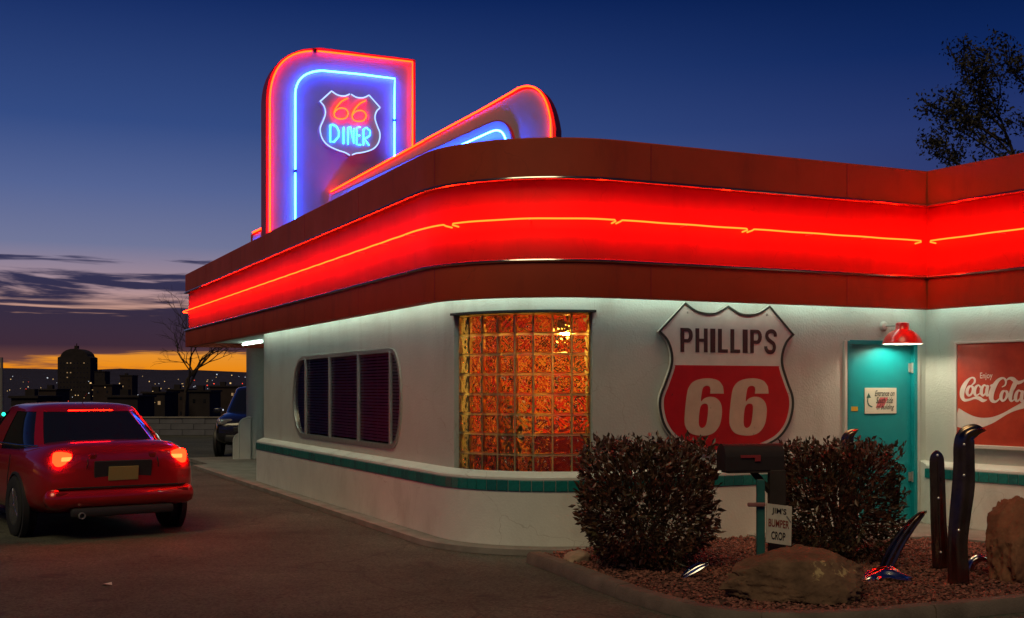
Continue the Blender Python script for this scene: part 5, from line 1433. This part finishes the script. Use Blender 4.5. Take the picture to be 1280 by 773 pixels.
# ------------------------------------------------------------------ far town
CW = emit('city_light_warm', (1.0, .62, .25), 1.0, False); CWH = emit('city_light_white', (.85, .9, 1.0), .9, False); CR = emit('city_light_red', (1.0, .06, .03), 1.6, False)
LITW = emit('far_lit_window', (1.0, .60, .28), .30, False)
def tower():
    Y = 800; x0 = at(72, 487, Y).x; x1 = at(113, 487, Y).x; w = x1-x0; cx_ = (x0+x1)/2; z0 = -6.1
    zs = at(0, 447, Y).z; zt = at(0, 434, Y).z
    root = thing('office_tower', 'dark office tower with arched roof against the orange horizon', 'building', (cx_, Y, z0))
    P_ = [(x0, z0), (x1, z0), (x1, zs)] + [(cx_ + w*.42*math.cos(a), zs + (zt-zs)*.85*math.sin(a)) for a in np.linspace(.12, math.pi-.12, 11)] + [(x0, zs)]
    fn = lambda x, z, o: Vector((x, Y+o, z)); plate([P_], fn, 0, 14, 'wall', M['far'], root)
    bb = MB(); bb.box((cx_, Y+5, zt), (2.2, 3, 2.0)); bb.box((cx_, Y+5, zt+1.6), (.5, .5, 2)); bb.build('roof_lantern', M['far2'], root)
    rg = random.Random(2); nw = 9
    wm = bpy.data.meshes.new('window'); wm.from_pydata([(-.38, 0, -.34), (.38, 0, -.34), (.38, 0, .34), (-.38, 0, .34), (-.38, .2, -.34), (.38, .2, -.34), (.38, .2, .34), (-.38, .2, .34)], [], [(0,1,2,3), (0,1,5,4), (1,2,6,5), (2,3,7,6), (3,0,4,7)])
    wd = wm.copy(); wm.materials.append(LITW); wd.materials.append(M['carglass'])
    rows = [at(0, y, Y).z for y in (454, 460, 466, 472, 478, 484, 490)]
    for z in rows:
        for k in range(nw):
            lit = rg.random() < (.5 if z == rows[0] else .13)
            o = bpy.data.objects.new('window', wm if lit else wd); COL.objects.link(o); o.parent = root; o.matrix_parent_inverse = root.matrix_basis.inverted()
            o.matrix_basis = Matrix.Translation((x0 + w*(k+.9)/(nw+.8), Y-.12, z))
tower()
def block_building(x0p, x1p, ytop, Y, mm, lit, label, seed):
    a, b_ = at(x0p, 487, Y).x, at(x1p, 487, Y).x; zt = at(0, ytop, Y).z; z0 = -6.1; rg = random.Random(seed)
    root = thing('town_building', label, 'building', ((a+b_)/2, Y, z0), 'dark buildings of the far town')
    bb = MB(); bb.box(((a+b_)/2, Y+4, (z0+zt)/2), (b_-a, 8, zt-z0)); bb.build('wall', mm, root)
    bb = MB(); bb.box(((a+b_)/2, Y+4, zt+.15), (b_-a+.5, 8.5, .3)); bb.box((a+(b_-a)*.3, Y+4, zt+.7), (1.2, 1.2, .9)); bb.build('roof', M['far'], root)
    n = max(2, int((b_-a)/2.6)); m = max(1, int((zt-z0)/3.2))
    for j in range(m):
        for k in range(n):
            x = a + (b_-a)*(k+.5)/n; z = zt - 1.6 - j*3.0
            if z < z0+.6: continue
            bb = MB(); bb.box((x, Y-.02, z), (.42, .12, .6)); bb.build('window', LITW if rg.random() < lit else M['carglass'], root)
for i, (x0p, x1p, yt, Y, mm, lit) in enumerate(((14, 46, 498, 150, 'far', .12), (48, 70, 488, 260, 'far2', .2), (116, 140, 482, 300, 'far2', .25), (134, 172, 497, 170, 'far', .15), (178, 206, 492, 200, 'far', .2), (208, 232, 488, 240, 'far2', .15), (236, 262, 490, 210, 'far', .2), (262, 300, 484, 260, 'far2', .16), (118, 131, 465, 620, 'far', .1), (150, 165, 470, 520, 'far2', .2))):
    lab = ['low flat-roofed dark building behind the signal pole', 'dark building just before the arched tower, its roof at mid height', 'brownish building right beside the arched tower', 'wide low dark building behind the sedan', 'dark flat building left of the bare tree trunk', 'brown building directly behind the bare tree', 'dark building between the bare tree and the black car', 'broad brown building beyond the black car', 'tall slim dark block next to the arched tower', 'slim brown block on the skyline between tower and bare tree'][i]
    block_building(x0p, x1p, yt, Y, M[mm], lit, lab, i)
def city_lights(n=420):
    rng = np.random.default_rng(12); v = []; f = []; mi = []
    cube = np.array([(-1,-1,-1),(1,-1,-1),(1,1,-1),(-1,1,-1),(-1,-1,1),(1,-1,1),(1,1,1),(-1,1,1)])*.5; cf = [(0,3,2,1),(4,5,6,7),(0,1,5,4),(1,2,6,5),(2,3,7,6),(3,0,4,7)]
    for k in range(n):
        Y = 140*math.exp(rng.uniform(0, 2.75)); x = rng.uniform(-.62, -.10)*Y
        if k % 3 == 0: x = round(x/(Y*.05))*Y*.05 + rng.normal(0, Y*.004)
        if Y < 900: z = terr(0, Y) + rng.uniform(2.5, 9)
        else: z = terr(0, Y) + rng.uniform(3, 9)
        s = Y*.00052*rng.choice((.6, .8, 1, 1, 1.4, 2.0), p=(.25, .25, .2, .15, .1, .05))
        b_ = len(v); v += (cube*np.array((s, s, s*rng.choice((1, 1, 1.6)))) + np.array((x, Y, z))).tolist(); f += [tuple(i+b_ for i in q_) for q_ in cf]
        mi += [int(rng.choice((0, 1, 2), p=(.62, .28, .10)))]*6
    o = mesh('city_lights', v, f, None, mats=[CW, CWH, CR], mi=mi, fix=False)
    tag(o, 'scattered warm and white lights of the far town at dusk', 'lights', kind='stuff')
city_lights()
print('tiles', ntile, 'LW', LW, 'LF', LF, 'LC', LC, 'C0', tuple(C0), 'win', w_u0, w_u1, w_z0, w_z1, wb0, wb1, 'gb', gz0, gz1, ga0, ga1)
